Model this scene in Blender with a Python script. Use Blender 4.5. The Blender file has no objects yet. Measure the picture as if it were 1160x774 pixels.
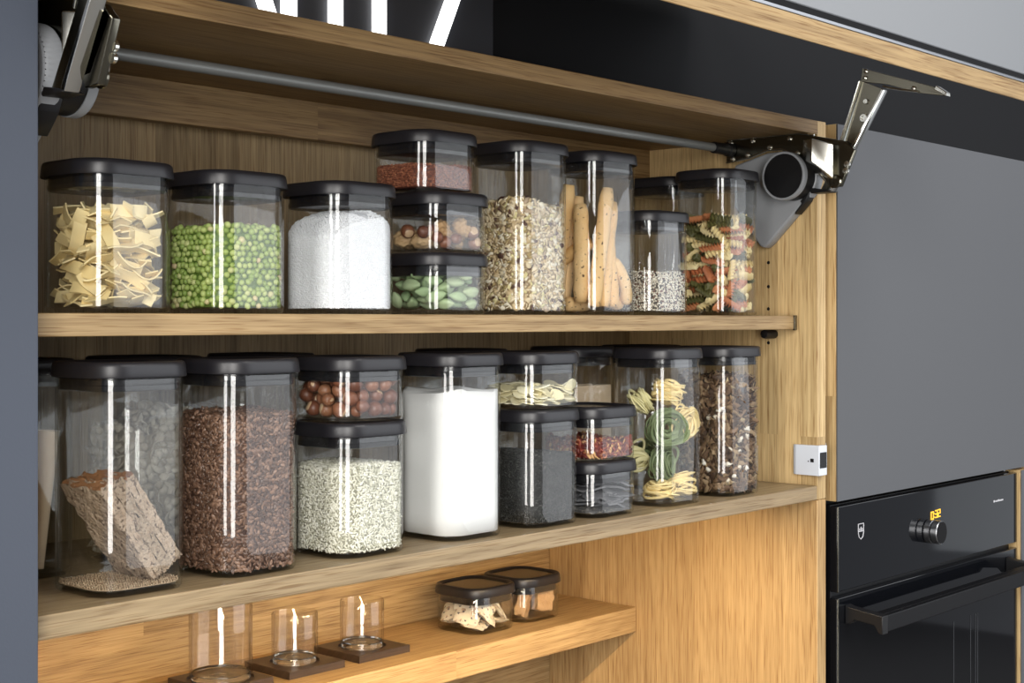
import bpy, bmesh, math, random
import numpy as np
from mathutils import Matrix, Vector, Euler

SC = bpy.context.scene
COL = SC.collection
PI = math.pi

# ------------------------------------------------------------------ camera, world, lights, exposure
cd = bpy.data.cameras.new('camera')
cam = bpy.data.objects.new('camera', cd)
COL.objects.link(cam)
cam.location = (0, 0, 0)
cam.rotation_euler = (PI / 2, 0, -math.atan2(1630.0, 1469.0))
cd.sensor_width = 36.0
cd.lens = 1630.0 / 1160.0 * 36.0
cd.shift_y = -25.0 / 1160.0
cd.clip_start = 0.01
SC.camera = cam

SC.view_settings.view_transform = 'Standard'
SC.view_settings.look = 'None'
SC.view_settings.gamma = 1.0
SC.view_settings.use_curve_mapping = False
SC.view_settings.exposure = 0.16
SC.cycles.max_bounces = 10
SC.cycles.transparent_max_bounces = 48
SC.cycles.transmission_bounces = 10
SC.cycles.glossy_bounces = 5
SC.cycles.caustics_reflective = False
SC.cycles.caustics_refractive = False
SC.cycles.sample_clamp_indirect = 6.0

W = bpy.data.worlds.new('kitchen_daylight')
SC.world = W
W.use_nodes = True
bg = W.node_tree.nodes['Background']
bg.inputs[0].default_value = (0.90, 0.93, 1.0, 1)
bg.inputs[1].default_value = 0.22


def area(name, loc, target, sx, sy, power, color):
    l = bpy.data.lights.new(name, 'AREA')
    l.shape = 'RECTANGLE'
    l.size = sx
    l.size_y = sy
    l.energy = power
    l.color = color
    o = bpy.data.objects.new(name, l)
    COL.objects.link(o)
    o.location = loc
    d = Vector(target) - Vector(loc)
    o.rotation_euler = d.to_track_quat('-Z', 'Y').to_euler()
    return o


area('oven_reflection_light', (5.97, -0.66, -0.60), (2.0, 0.95, -0.3), 0.45, 0.8, 0.55, (0.88, 0.94, 1.0))  # added low light, only gives the oven panel a grey reflection
area('window_daylight', (3.45, -2.3, 0.52), (1.1, 1.05, -0.1), 4.1, 3.4, 84, (0.93, 0.96, 1.0))
area('glass_door_daylight', (-1.9, -2.2, 0.72), (1.3, 1.1, 0.1), 1.25, 3.3, 185, (1.0, 0.97, 0.93))
area('narrow_window_daylight', (-3.0, -0.4, 0.65), (1.5, 1.1, 0.1), 0.8, 3.0, 100, (1.0, 0.97, 0.93))
area('overhead_fill', (1.6, -0.9, 2.0), (1.5, 0.8, 0.0), 1.8, 0.9, 45, (1.0, 0.97, 0.93))  # added light from above to brighten the flap's outer facing


# ------------------------------------------------------------------ node helpers
class NT:
    def __init__(s, name):
        s.m = bpy.data.materials.new(name)
        s.m.use_nodes = True
        s.t = s.m.node_tree
        s.t.nodes.clear()
        s.out = s.n('ShaderNodeOutputMaterial')

    def n(s, kind, **kw):
        x = s.t.nodes.new(kind)
        for k, v in kw.items():
            setattr(x, k, v)
        return x

    def l(s, a, b):
        s.t.links.new(a, b)

    def put(s, sock, v):
        if isinstance(v, bpy.types.NodeSocket):
            s.l(v, sock)
        else:
            sock.default_value = v

    def math(s, op, a, b=0.0, c=None):
        x = s.n('ShaderNodeMath', operation=op)
        s.put(x.inputs[0], a)
        s.put(x.inputs[1], b)
        if c is not None:
            s.put(x.inputs[2], c)
        return x.outputs[0]

    def xyz(s, a, b, c):
        x = s.n('ShaderNodeCombineXYZ')
        for i, v in enumerate((a, b, c)):
            s.put(x.inputs[i], v)
        return x.outputs[0]

    def noise(s, vec, scale=1.0, detail=2.0, rough=0.5):
        x = s.n('ShaderNodeTexNoise')
        s.l(vec, x.inputs['Vector'])
        x.inputs['Scale'].default_value = scale
        x.inputs['Detail'].default_value = detail
        x.inputs['Roughness'].default_value = rough
        return x.outputs[0]

    def ramp(s, fac, stops, interp='LINEAR'):
        x = s.n('ShaderNodeValToRGB')
        x.color_ramp.interpolation = interp
        e = x.color_ramp.elements
        while len(e) < len(stops):
            e.new(0.5)
        for i, (p, c) in enumerate(stops):
            e[i].position = p
            e[i].color = tuple(c) + (1,) if len(c) == 3 else c
        s.put(x.inputs[0], fac)
        return x.outputs[0]

    def mix(s, fac, a, b, mode='MIX'):
        x = s.n('ShaderNodeMix', data_type='RGBA', blend_type=mode)
        s.put(x.inputs[0], fac)
        for i, v in ((6, a), (7, b)):
            if not isinstance(v, bpy.types.NodeSocket):
                v = tuple(v) + (1,) if len(v) == 3 else v
            s.put(x.inputs[i], v)
        return x.outputs[2]

    def bump(s, h, strength=0.2, dist=0.001):
        x = s.n('ShaderNodeBump')
        x.inputs['Strength'].default_value = strength
        x.inputs['Distance'].default_value = dist
        s.l(h, x.inputs['Height'])
        return x.outputs[0]

    def bsdf(s, color, rough=0.5, metal=0.0, normal=None, spec=0.5, **kw):
        b = s.n('ShaderNodeBsdfPrincipled')
        if not isinstance(color, bpy.types.NodeSocket):
            color = tuple(color) + (1,)
        s.put(b.inputs['Base Color'], color)
        s.put(b.inputs['Roughness'], rough)
        s.put(b.inputs['Metallic'], metal)
        b.inputs['Specular IOR Level'].default_value = spec
        for k, v in kw.items():
            s.put(b.inputs[k], v)
        if normal is not None:
            s.l(normal, b.inputs['Normal'])
        s.l(b.outputs[0], s.out.inputs[0])
        return b

    def objco(s):
        return s.n('ShaderNodeTexCoord').outputs['Object']


def srgb(r, g, b):
    f = lambda c: (c / 255 / 12.92) if c / 255 <= 0.04045 else ((c / 255 + 0.055) / 1.055) ** 2.4
    return (f(r), f(g), f(b))


def plain(name, col, rough=0.5, metal=0.0, bump=None, spec=0.5):
    t = NT(name)
    nrm = None
    if bump:
        nrm = t.bump(t.noise(t.objco(), bump[0], 3.0), bump[1], bump[2] if len(bump) > 2 else 0.0005)
    t.bsdf(col, rough, metal, nrm, spec)
    return t.m


def oak(name, grain, light, dark, stave=0.07, length=0.6, var=0.22, rough=0.5, seed=0.0):
    t = NT(name)
    sep = t.n('ShaderNodeSeparateXYZ')
    t.l(t.objco(), sep.inputs[0])
    x, y, z = sep.outputs
    g, c = (x, t.math('ADD', y, z)) if grain == 'X' else (z, t.math('ADD', y, x))
    c = t.math('ADD', c, 0.013 + seed)
    si = t.math('FLOOR', t.math('DIVIDE', c, stave))
    wn = t.n('ShaderNodeTexWhiteNoise', noise_dimensions='1D')
    t.l(si, wn.inputs['W'])
    sg = t.math('FLOOR', t.math('ADD', t.math('DIVIDE', g, length), t.math('MULTIPLY', wn.outputs['Value'], 7.3)))
    wid = t.n('ShaderNodeTexWhiteNoise', noise_dimensions='2D')
    t.l(t.xyz(si, sg, 0.0), wid.inputs['Vector'])
    sid = wid.outputs['Value']
    off = t.math('MULTIPLY', sid, 13.7)
    # broad figure, stretched along the grain
    v1 = t.xyz(t.math('ADD', t.math('MULTIPLY', g, 1.1), off), t.math('MULTIPLY', c, 11.0), off)
    fig = t.noise(v1, 1.0, 2.0, 0.5)
    ring = t.math('ABSOLUTE', t.math('SINE', t.math('MULTIPLY', fig, 58.0)))
    # fine fibres and pores
    v2 = t.xyz(t.math('ADD', t.math('MULTIPLY', g, 3.5), off), t.math('MULTIPLY', c, 240.0), off)
    fib = t.noise(v2, 1.0, 4.0, 0.65)
    v3 = t.xyz(t.math('ADD', t.math('MULTIPLY', g, 22.0), off), t.math('MULTIPLY', c, 760.0), off)
    por = t.ramp(t.noise(v3, 1.0, 1.0, 0.5), [(0.30, (0, 0, 0)), (0.46, (1, 1, 1))])
    f = t.math('ADD', t.math('MULTIPLY', ring, 0.13), t.math('MULTIPLY', fib, 1.0))
    f = t.math('ADD', f, t.math('MULTIPLY', fig, 0.35))
    f = t.math('ADD', f, t.math('MULTIPLY', t.math('SUBTRACT', sid, 0.5), var))
    col = t.ramp(f, [(0.45, dark), (0.98, light)])
    col = t.mix(t.math('MULTIPLY', wid.outputs['Value'], var), col, t.mix(1.0, col, (0.78, 0.64, 0.50), 'MULTIPLY'))
    col = t.mix(por, t.mix(1.0, col, (0.66, 0.57, 0.48), 'MULTIPLY'), col)
    t.bsdf(col, rough, 0.0, t.bump(t.math('ADD', por, fib), 0.25, 0.0003), 0.4)
    return t.m


def glass_thin(name, tint=(0.985, 0.99, 0.988), edge=(0.72, 0.76, 0.76), f0=0.045):
    """thin glass wall: mirrors by Fresnel, otherwise lets light straight through"""
    t = NT(name)
    geo = t.n('ShaderNodeNewGeometry')
    dp = t.n('ShaderNodeVectorMath', operation='DOT_PRODUCT')
    t.l(geo.outputs['Normal'], dp.inputs[0])
    t.l(geo.outputs['Incoming'], dp.inputs[1])
    c = t.math('ABSOLUTE', dp.outputs['Value'])
    k = t.math('SUBTRACT', 1.0, c)
    fr = t.math('ADD', t.math('MULTIPLY', t.math('POWER', k, 5.0), 1.0 - f0), f0)
    col = t.mix(t.math('POWER', k, 5.0), tint, edge)
    tr = t.n('ShaderNodeBsdfTransparent')
    t.l(col, tr.inputs[0])
    gl = t.n('ShaderNodeBsdfGlossy')
    gl.inputs['Color'].default_value = (1, 1, 1, 1)
    gl.inputs['Roughness'].default_value = 0.03
    mx = t.n('ShaderNodeMixShader')
    t.l(fr, mx.inputs[0])
    t.l(tr.outputs[0], mx.inputs[1])
    t.l(gl.outputs[0], mx.inputs[2])
    t.l(mx.outputs[0], t.out.inputs[0])
    return t.m


def islands(name, stops, rough=0.6, interp='LINEAR', bump=None, spec=0.4):
    """one colour per loose grain"""
    t = NT(name)
    geo = t.n('ShaderNodeNewGeometry')
    col = t.ramp(geo.outputs['Random Per Island'], stops, interp)
    nrm = t.bump(t.noise(t.objco(), bump[0], 2.0), bump[1], 0.0005) if bump else None
    t.bsdf(col, rough, 0.0, nrm, spec)
    return t.m


def perobj(name, stops, rough=0.55, interp='LINEAR', speck=None, bump=None, spec=0.4, mottle=None):
    """one colour per object, with optional specks"""
    t = NT(name)
    oi = t.n('ShaderNodeObjectInfo')
    col = t.ramp(oi.outputs['Random'], stops, interp)
    oc = t.objco()
    if mottle:
        col = t.mix(t.noise(oc, mottle[0], 3.0), t.mix(1.0, col, mottle[1], 'MULTIPLY'), col)
    if speck:
        sp = t.ramp(t.noise(oc, speck[0], 1.0), [(speck[1], (0, 0, 0)), (speck[1] + 0.03, (1, 1, 1))])
        col = t.mix(sp, col, speck[2])
    nrm = t.bump(t.noise(oc, bump[0], 3.0), bump[1], bump[2] if len(bump) > 2 else 0.0008) if bump else None
    t.bsdf(col, rough, 0.0, nrm, spec)
    return t.m


# ------------------------------------------------------------------ mesh helpers
class MB:
    def __init__(s):
        s.v = []
        s.f = []
        s.mi = []

    def add(s, verts, faces, mi=0):
        b = len(s.v)
        s.v.extend([tuple(map(float, q)) for q in verts])
        s.f.extend([tuple(i + b for i in q) for q in faces])
        s.mi.extend([mi] * len(faces))
        return s

    def loft(s, rings, cap0=True, cap1=True, mi=0, close=True):
        n = len(rings[0])
        vs = [p for r in rings for p in r]
        fs = []
        for k in range(len(rings) - 1):
            for i in range(n if close else n - 1):
                j = (i + 1) % n
                fs.append((k * n + i, k * n + j, (k + 1) * n + j, (k + 1) * n + i))
        if cap0:
            fs.append(tuple(reversed(range(n))))
        if cap1:
            fs.append(tuple(range((len(rings) - 1) * n, len(rings) * n)))
        return s.add(vs, fs, mi)

    def box(s, x0, x1, y0, y1, z0, z1, b=0.0, mi=0, seg=2):
        bm = bmesh.new()
        bmesh.ops.create_cube(bm, size=1.0)
        for v in bm.verts:
            v.co = Vector(((x0 + x1) / 2 + v.co.x * (x1 - x0), (y0 + y1) / 2 + v.co.y * (y1 - y0), (z0 + z1) / 2 + v.co.z * (z1 - z0)))
        if b > 0:
            bmesh.ops.bevel(bm, geom=bm.edges[:], offset=b, segments=seg, profile=0.5, affect='EDGES')
        return s.bm(bm, mi)

    def bm(s, bm, mi=0):
        bm.verts.index_update()
        vs = [tuple(v.co) for v in bm.verts]
        fs = [tuple(v.index for v in f.verts) for f in bm.faces]
        bm.free()
        return s.add(vs, fs, mi)

    def prism(s, poly, a0, a1, axis='X', b=0.0, mi=0):
        """polygon given in the two other axes (cyclic order), extruded along axis"""
        def P(p, a):
            if axis == 'X':
                return (a, p[0], p[1])
            if axis == 'Y':
                return (p[0], a, p[1])
            return (p[0], p[1], a)
        bm = bmesh.new()
        v0 = [bm.verts.new(P(p, a0)) for p in poly]
        v1 = [bm.verts.new(P(p, a1)) for p in poly]
        bm.faces.new(v0)
        bm.faces.new(list(reversed(v1)))
        n = len(poly)
        for i in range(n):
            bm.faces.new((v0[i], v1[i], v1[(i + 1) % n], v0[(i + 1) % n]))
        bmesh.ops.recalc_face_normals(bm, faces=bm.faces[:])
        if b > 0:
            bmesh.ops.bevel(bm, geom=bm.edges[:], offset=b, segments=2, profile=0.5, affect='EDGES')
        return s.bm(bm, mi)

    def lathe(s, prof, axis='Z', n=32, c=(0, 0, 0), mi=0, cap=True):
        rings = []
        for r, h in prof:
            ring = []
            for i in range(n):
                a = 2 * PI * i / n
                u, v = r * math.cos(a), r * math.sin(a)
                p = {'Z': (u, v, h), 'X': (h, u, v), 'Y': (v, h, u)}[axis]
                ring.append((p[0] + c[0], p[1] + c[1], p[2] + c[2]))
            rings.append(ring)
        return s.loft(rings, cap, cap, mi)

    def tube(s, pts, rad, n=10, mi=0, flat=1.0):
        pts = [Vector(p) for p in pts]
        rings = []
        up = Vector((0, 0, 1))
        prev = None
        for i, p in enumerate(pts):
            d = (pts[min(i + 1, len(pts) - 1)] - pts[max(i - 1, 0)]).normalized()
            if prev is None:
                a = d.orthogonal().normalized()
            else:
                a = (prev - d * prev.dot(d)).normalized()
            prev = a
            bb = d.cross(a)
            r = rad[i] if hasattr(rad, '__len__') else rad
            rings.append([tuple(p + (a * math.cos(2 * PI * k / n) + bb * math.sin(2 * PI * k / n) * flat) * r) for k in range(n)])
        return s.loft(rings, mi=mi)

    def mesh(s, name, mats, smooth=True, angle=21):
        me = bpy.data.meshes.new(name)
        me.from_pydata(s.v, [], s.f)
        for m in (mats if isinstance(mats, (list, tuple)) else [mats]):
            me.materials.append(m)
        if len(set(s.mi)) > 1:
            me.polygons.foreach_set('material_index', s.mi)
        if smooth:
            me.polygons.foreach_set('use_smooth', [True] * len(me.polygons))
            if angle < 180:
                me.set_sharp_from_angle(angle=math.radians(angle))
        me.update()
        return me


def link(name, me, parent=None, loc=(0, 0, 0), rot=(0, 0, 0)):
    o = bpy.data.objects.new(name, me)
    COL.objects.link(o)
    o.location = loc
    o.rotation_euler = rot
    if parent:
        o.parent = parent
    return o


def part(name, mb, mats, parent=None, loc=(0, 0, 0), rot=(0, 0, 0), label=None, **kw):
    o = link(name, mb.mesh(name, mats, **kw), parent, loc, rot)
    if label:
        o['label'] = label
    return o


def tag(o, label=None, cat=None, group=None, kind=None):
    if label:
        o['label'] = label
    if cat:
        o['category'] = cat
    if group:
        o['group'] = group
    if kind:
        o['kind'] = kind
    return o


def thing(name, label, cat, loc=(0, 0, 0), rot=(0, 0, 0), group=None):
    return tag(link(name, None, None, loc, rot), label, cat, group)


def rr(w, d, r, n=8, z=0.0):
    """rounded rectangle ring, counter-clockwise"""
    out = []
    for k, (sx, sy) in enumerate(((1, 1), (-1, 1), (-1, -1), (1, -1))):
        for i in range(n + 1):
            a = PI / 2 * (k + i / n)
            out.append((sx * (w / 2 - r) + r * math.cos(a), sy * (d / 2 - r) + r * math.sin(a), z))
    return out


# ------------------------------------------------------------------ materials
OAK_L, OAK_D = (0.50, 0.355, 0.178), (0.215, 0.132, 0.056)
M_oakX = oak('oak_long_grain', 'X', OAK_L, OAK_D, stave=0.09, length=1.6)
M_oakZ = oak('oak_upright_staves', 'Z', (0.70, 0.53, 0.275), (0.36, 0.24, 0.105), stave=0.036, length=0.42, var=0.42)
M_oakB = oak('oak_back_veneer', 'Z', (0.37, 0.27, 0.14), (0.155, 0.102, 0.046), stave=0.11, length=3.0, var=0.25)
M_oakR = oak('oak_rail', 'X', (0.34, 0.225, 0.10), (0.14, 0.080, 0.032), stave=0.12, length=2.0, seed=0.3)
M_oakN = oak('oak_niche_upright_veneer', 'Z', (0.53, 0.36, 0.165), (0.31, 0.185, 0.075), stave=0.10, length=3.0, var=0.30, seed=0.02)
M_slate = plain('slate_lacquer', srgb(62, 68, 80), 0.55, bump=(420, 0.25, 0.0004))
M_grey = plain('grey_laminate', srgb(80, 82, 86), 0.55, bump=(900, 0.12, 0.0002))
M_black = plain('black_board', srgb(18, 19, 22), 0.8, spec=0.25)
M_sign = plain('anthracite_board', srgb(50, 53, 61), 0.6)
M_lid = plain('black_lid_plastic', srgb(27, 26, 30), 0.38, bump=(1500, 0.05, 0.0001))
M_seal = plain('dark_seal_ring', srgb(24, 24, 27), 0.2)
M_glass = glass_thin('jar_glass')
M_blackplastic = plain('black_plastic', srgb(17, 17, 19), 0.45, spec=0.35)
M_greyplastic = plain('grey_plastic', srgb(142, 145, 149), 0.45)
M_steel = plain('polished_steel', srgb(225, 225, 218), 0.24, 1.0)
M_bronze = plain('dark_nickel_plate', srgb(112, 109, 98), 0.22, 1.0)
M_chrome = plain('mirror_chrome', srgb(220, 220, 216), 0.10, 1.0)
M_rod = plain('grey_rod_enamel', srgb(128, 130, 128), 0.42, 0.3)
M_white = plain('white_plastic', srgb(205, 210, 218), 0.4)
M_alu = plain('brushed_aluminium', srgb(170, 172, 176), 0.3, 1.0)
M_ovenglass = plain('black_oven_glass', (0.004, 0.0045, 0.006), 0.05, 0.0, spec=0.4)
M_ovenblack = plain('black_oven_enamel', (0.003, 0.003, 0.004), 0.45, spec=0.2)
M_matte = plain('matte_black', (0.006, 0.006, 0.007), 0.8, spec=0.2)
M_print = plain('pale_print', srgb(190, 190, 195), 0.5)


def emis(name, col, s):
    t = NT(name)
    e = t.n('ShaderNodeEmission')
    e.inputs[0].default_value = tuple(col) + (1,)
    e.inputs[1].default_value = s
    t.l(e.outputs[0], t.out.inputs[0])
    return t.m


M_sign_light = emis('white_sign_light', (1, 0.99, 0.97), 3.0)
M_led = emis('warm_led', (1.0, 0.72, 0.38), 4.0)
M_display = emis('amber_digits', (1.0, 0.55, 0.06), 1.6)

# ------------------------------------------------------------------ key measures (metres; camera at the origin)
XL, XR = 0.562, 1.703            # inner faces of the wall cabinet
YF, YB = 0.985, 1.300            # front edge and back of the wall cabinet
ZB0, ZB1 = -0.2415, -0.2225      # bottom panel
ZS0, ZS1 = -0.0135, 0.0050       # middle shelf
ZT0, ZT1 = 0.2475, 0.2660        # top panel
YN = 1.457                       # niche back
ZN0, ZN1 = -0.462, -0.425        # niche shelf
YFR = 0.978                      # fronts of the tall units

# ------------------------------------------------------------------ the room
def struct(name, mb, mat, **kw):
    return tag(part(name, mb, mat, **kw), kind='structure')


M_wall = plain('plaster_wall', srgb(142, 145, 149), 0.9)
M_floor = plain('stone_floor', srgb(105, 102, 98), 0.6)
struct('floor', MB().box(-4, 6, -5, 1.6, -1.40, -1.35), M_floor)
struct('wall_back', MB().box(-1.5, 4.5, 1.62, 1.70, -1.35, 1.3), M_wall)
struct('trim_1', MB().box(0.56, 3.4, 1.20, 1.50, ZT1, 0.470), M_black)
struct('wall_upper', MB().box(0.56, 4.4, 1.30, 1.50, 0.470, 1.30), M_wall)

# niche lining (runs from the wall cabinet down towards the worktop)
nl = thing('wall_niche', 'oak lined niche below the wall cabinet with horizontal grain back', 'niche', (XL, YN, -0.9))
part('back_panel', MB().box(XL - 0.02 - XL, XR + 0.02 - XL, 0, 0.018, 0, -ZB0 * 0 + (ZB0 + 0.9)), M_oakX, nl)
part('side_panel', MB().box(XR - XL, XR + 0.0225 - XL, YF - YN, 0.0, 0, ZB0 + 0.9 - 0.0005, 0.001), M_oakN, nl)

# ------------------------------------------------------------------ wall cabinet
wc = thing('wall_cabinet', 'open oak wall cabinet with lift-up flap and two shelves of jars', 'cabinet', (XL, YB, ZB0))


def wpart(name, mb, mats, parent=None, label=None, **kw):
    """mesh written in world coordinates, stored relative to the cabinet"""
    base = parent if parent is not None else wc
    p = Vector((0, 0, 0))
    q = base
    while q is not None:
        p += Vector(q.location)
        q = q.parent
    mb.v = [(v[0] - p.x, v[1] - p.y, v[2] - p.z) for v in mb.v]
    return part(name, mb, mats, base, label=label, **kw)


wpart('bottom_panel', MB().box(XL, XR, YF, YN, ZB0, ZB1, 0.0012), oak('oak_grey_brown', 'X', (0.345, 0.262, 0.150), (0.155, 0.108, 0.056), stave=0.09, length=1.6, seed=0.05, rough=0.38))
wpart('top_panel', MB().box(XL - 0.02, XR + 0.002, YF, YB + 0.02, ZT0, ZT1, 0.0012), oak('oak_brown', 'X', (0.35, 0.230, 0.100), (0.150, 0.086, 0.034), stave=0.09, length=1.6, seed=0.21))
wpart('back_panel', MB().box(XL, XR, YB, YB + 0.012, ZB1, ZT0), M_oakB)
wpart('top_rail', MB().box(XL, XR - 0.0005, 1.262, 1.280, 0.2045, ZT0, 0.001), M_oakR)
wpart('middle_shelf', MB().box(XL, XR - 0.003, 1.0135, YB - 0.001, ZS0, ZS1, 0.0012), M_oakX)
rs = wpart('side_panel', MB().box(XR, XR + 0.0225, YF, YB + 0.012, ZB0, ZT1, 0.001), M_oakZ)
wpart('side_panel', MB().box(XL - 0.0185, XL, YF, YB + 0.012, ZB0, ZT0, 0.001), M_oakZ)
for z in (0.045, 0.0145, -0.032, 0.078, 0.11):
    wpart('pin_hole', MB().lathe([(0.0, XR - 0.0004), (0.0021, XR - 0.0004), (0.0024, XR)], 'X', 12, (0, 1.061, z)), M_blackplastic, rs)
sp = MB().lathe([(0.001, 1.676), (0.0055, 1.677), (0.0062, 1.680), (0.0062, 1.703)], 'X', 18, (0, 1.052, ZS0 - 0.0065))
wpart('shelf_pin', sp, M_blackplastic, label='black shelf pin')
wpart('edge_clip', MB().box(XR - 0.0135, XR - 0.0075, 1.0115, 1.0145, ZS0 - 0.001, ZS1 + 0.0006, 0.0004), M_bronze)

# warm light strip recessed below the bottom panel
ls = wpart('light_strip', MB().box(XL + 0.03, XR - 0.14, 1.040, 1.052, ZB0 - 0.004, ZB0, 0.0008), M_alu, label='slim aluminium light strip')
wpart('diffuser', MB().box(XL + 0.035, XR - 0.145, 1.042, 1.050, ZB0 - 0.0052, ZB0 - 0.0042), M_led, ls)
ll = bpy.data.lights.new('warm_strip_light', 'AREA')
ll.shape = 'RECTANGLE'
ll.size = XR - XL - 0.20
ll.size_y = 0.008
ll.energy = 5.6
ll.color = (1.0, 0.72, 0.41)
lo = bpy.data.objects.new('warm_strip_light', ll)
COL.objects.link(lo)
lo.location = ((XL + XR) / 2 - 0.05, 1.046, ZB0 - 0.0062)
lo.rotation_euler = (math.radians(22), 0, 0)

# stabiliser rod under the top
rod = wpart('stabiliser_rod', MB().lathe([(0.0057, XL + 0.045), (0.0057, 1.640)], 'X', 24, (0, 1.104, 0.2335)), M_rod)
for a, b in ((1.632, 1.676), (XL + 0.032, XL + 0.055)):
    wpart('rod_collar', MB().lathe([(0.0068, a), (0.0078, a + 0.002), (0.0078, b - 0.012), (0.0092, b - 0.010), (0.0092, b)], 'X', 24, (0, 1.104, 0.2335)), M_blackplastic, rod)


def arc(cx, cy, r, a0, a1, n):
    return [(cx + r * math.cos(math.radians(a0 + (a1 - a0) * i / n)), cy + r * math.sin(math.radians(a0 + (a1 - a0) * i / n))) for i in range(n + 1)]


def mechanism(xw, s):
    """lift fitting on the side wall at x = xw; s = -1: reaches towards -x"""
    X = lambda a: xw + s * a
    mech = wpart('lift_mechanism', MB().prism(
        [(1.112, 0.247), (1.112, 0.2165), (1.075, 0.221), (1.047, 0.229), (1.024, 0.2285), (1.004, 0.2195), (0.9845, 0.2114), (0.9569, 0.1804), (0.944, 0.182),
         (0.9184, 0.2213), (0.926, 0.231), (0.975, 0.2425), (1.0, 0.247)], X(0.020), X(0.026), b=0.0008), M_bronze)
    # grey housing: round head and a tail that runs back and down
    poly = arc(1.0125, 0.1900, 0.0375, 80, 216, 20) + [(1.047, 0.104), (1.056, 0.097), (1.063, 0.100), (1.104, 0.155), (1.104, 0.213), (1.052, 0.226)]
    wpart('housing', MB().prism(poly, X(0.0005), X(0.0190), b=0.0030), M_greyplastic, mech)
    C0 = (0, 1.0085, 0.1900)
    wpart('cap_body', MB().lathe([(0.0312, X(0.0180)), (0.0312, X(0.0440))], 'X', 44, C0), M_blackplastic, mech)
    wpart('cap_rim', MB().lathe([(0.0322, X(0.0400)), (0.0325, X(0.0475)), (0.0318, X(0.0490)), (0.0296, X(0.0490)), (0.0292, X(0.0482)), (0.0292, X(0.0400))], 'X', 44, C0), M_greyplastic, mech)
    wpart('cover_cap', MB().lathe([(0.0290, X(0.0450)), (0.0290, X(0.0486)), (0.0005, X(0.0488))], 'X', 44, C0), M_blackplastic, mech)
    wpart('release_catch', MB().prism([(0.9985, 0.1575), (0.9965, 0.1545), (1.0060, 0.1440), (1.0068, 0.1405), (0.9965, 0.1505), (0.9900, 0.1575), (0.9850, 0.1680), (0.9875, 0.1700)], X(0.004), X(0.0215), b=0.0008), M_blackplastic, mech)
    # edge flanges of the plate: dark bead along top and bottom
    for pts in ([(1.112, 0.2475), (1.05, 0.2478), (1.0, 0.2478), (0.975, 0.2435)], [(1.112, 0.2165), (1.075, 0.221), (1.047, 0.229), (1.024, 0.2285), (1.004, 0.2195), (0.9845, 0.2114), (0.958, 0.1815)]):
        wpart('plate_edge', MB().tube([(X(0.0255), y, z) for y, z in pts], 0.0014, 8), M_steel, mech)
    for (y, z) in ((1.105, 0.243), (1.07, 0.2435), (1.012, 0.2415), (1.102, 0.2215), (1.078, 0.225), (1.043, 0.2325), (1.0, 0.2215)):
        wpart('rivet', MB().lathe([(0.0034, X(0.025)), (0.0034, X(0.0272)), (0.0022, X(0.0286)), (0.0003, X(0.029))], 'X', 14, (0, y, z)), M_steel, mech)
    # bright knuckle block with one face turned to the room
    q = [(0.051, 0.9640, 0.2354), (0.0345, 0.9410, 0.2285), (0.0345, 0.9415, 0.1826), (0.051, 0.9645, 0.2056)]
    bk = [(0.033, 0.9880, 0.2375), (0.012, 0.9720, 0.2310), (0.012, 0.9720, 0.1850), (0.033, 0.9885, 0.2090)]
    bm = bmesh.new()
    a = [bm.verts.new((X(p[0]), p[1], p[2])) for p in q]
    b = [bm.verts.new((X(p[0]), p[1], p[2])) for p in bk]
    bm.faces.new(a)
    bm.faces.new(b[::-1])
    for i in range(4):
        bm.faces.new((a[i], b[i], b[(i + 1) % 4], a[(i + 1) % 4]))
    bmesh.ops.recalc_face_normals(bm, faces=bm.faces[:])
    bmesh.ops.bevel(bm, geom=bm.edges[:], offset=0.0016, segments=2, profile=0.5, affect='EDGES')
    wpart('knuckle', MB().bm(bm), M_steel, mech)
    wpart('knuckle_plate', MB().prism([(0.950, 0.2330), (0.926, 0.2290), (0.9145, 0.2190), (0.935, 0.173), (0.9525, 0.172), (0.958, 0.186)], X(0.0200), X(0.0270), b=0.0012), M_bronze, mech)
    # swinging arm: U channel
    K = 1.012
    A = lambda pts: [(y * K, z * K) for y, z in pts]
    D = 0.018
    arm = wpart('lift_arm', MB().prism(A([(0.9035, 0.3065), (0.9300, 0.2250), (0.9640, 0.1700), (0.9485, 0.1670), (0.8725, 0.2925)]), X(0.0240 - D), X(0.0265 - D), b=0.0007), M_bronze, mech)
    wpart('arm_flange', MB().prism(A([(0.8725, 0.2925), (0.8700, 0.2905), (0.9420, 0.1660), (0.9490, 0.1660)]), X(0.0215 - D), X(0.0345 - D), b=0.0010), M_chrome, arm)
    wpart('arm_flange', MB().prism(A([(0.9035, 0.3065), (0.9055, 0.3055), (0.9345, 0.2265), (0.9320, 0.2245)]), X(0.0235 - D), X(0.0330 - D), b=0.0006), M_steel, arm)
    wpart('arm_foot', MB().prism(A([(0.9770, 0.1735), (0.9700, 0.1650), (0.9420, 0.1655), (0.9470, 0.1685)]), X(0.0200 - D), X(0.0400 - D), b=0.0008), M_blackplastic, arm)
    for (y, z, r) in ((0.9420, 0.1800, 0.0088), (0.9005 * K, 0.2585 * K, 0.0060), (0.8975 * K, 0.2795 * K, 0.0036)):
        xo = 0.0268 if z < 0.2 else 0.0262 - D
        wpart('pivot_bolt', MB().lathe([(r, X(xo)), (r, X(xo + 0.0022)), (r * 0.82, X(xo + 0.0034)), (r * 0.45, X(xo + 0.0034)), (r * 0.40, X(xo + 0.0020)), (r * 0.02, X(xo + 0.0020))], 'X', 20, (0, y, z)), M_bronze if z < 0.2 else M_steel, arm)
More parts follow.
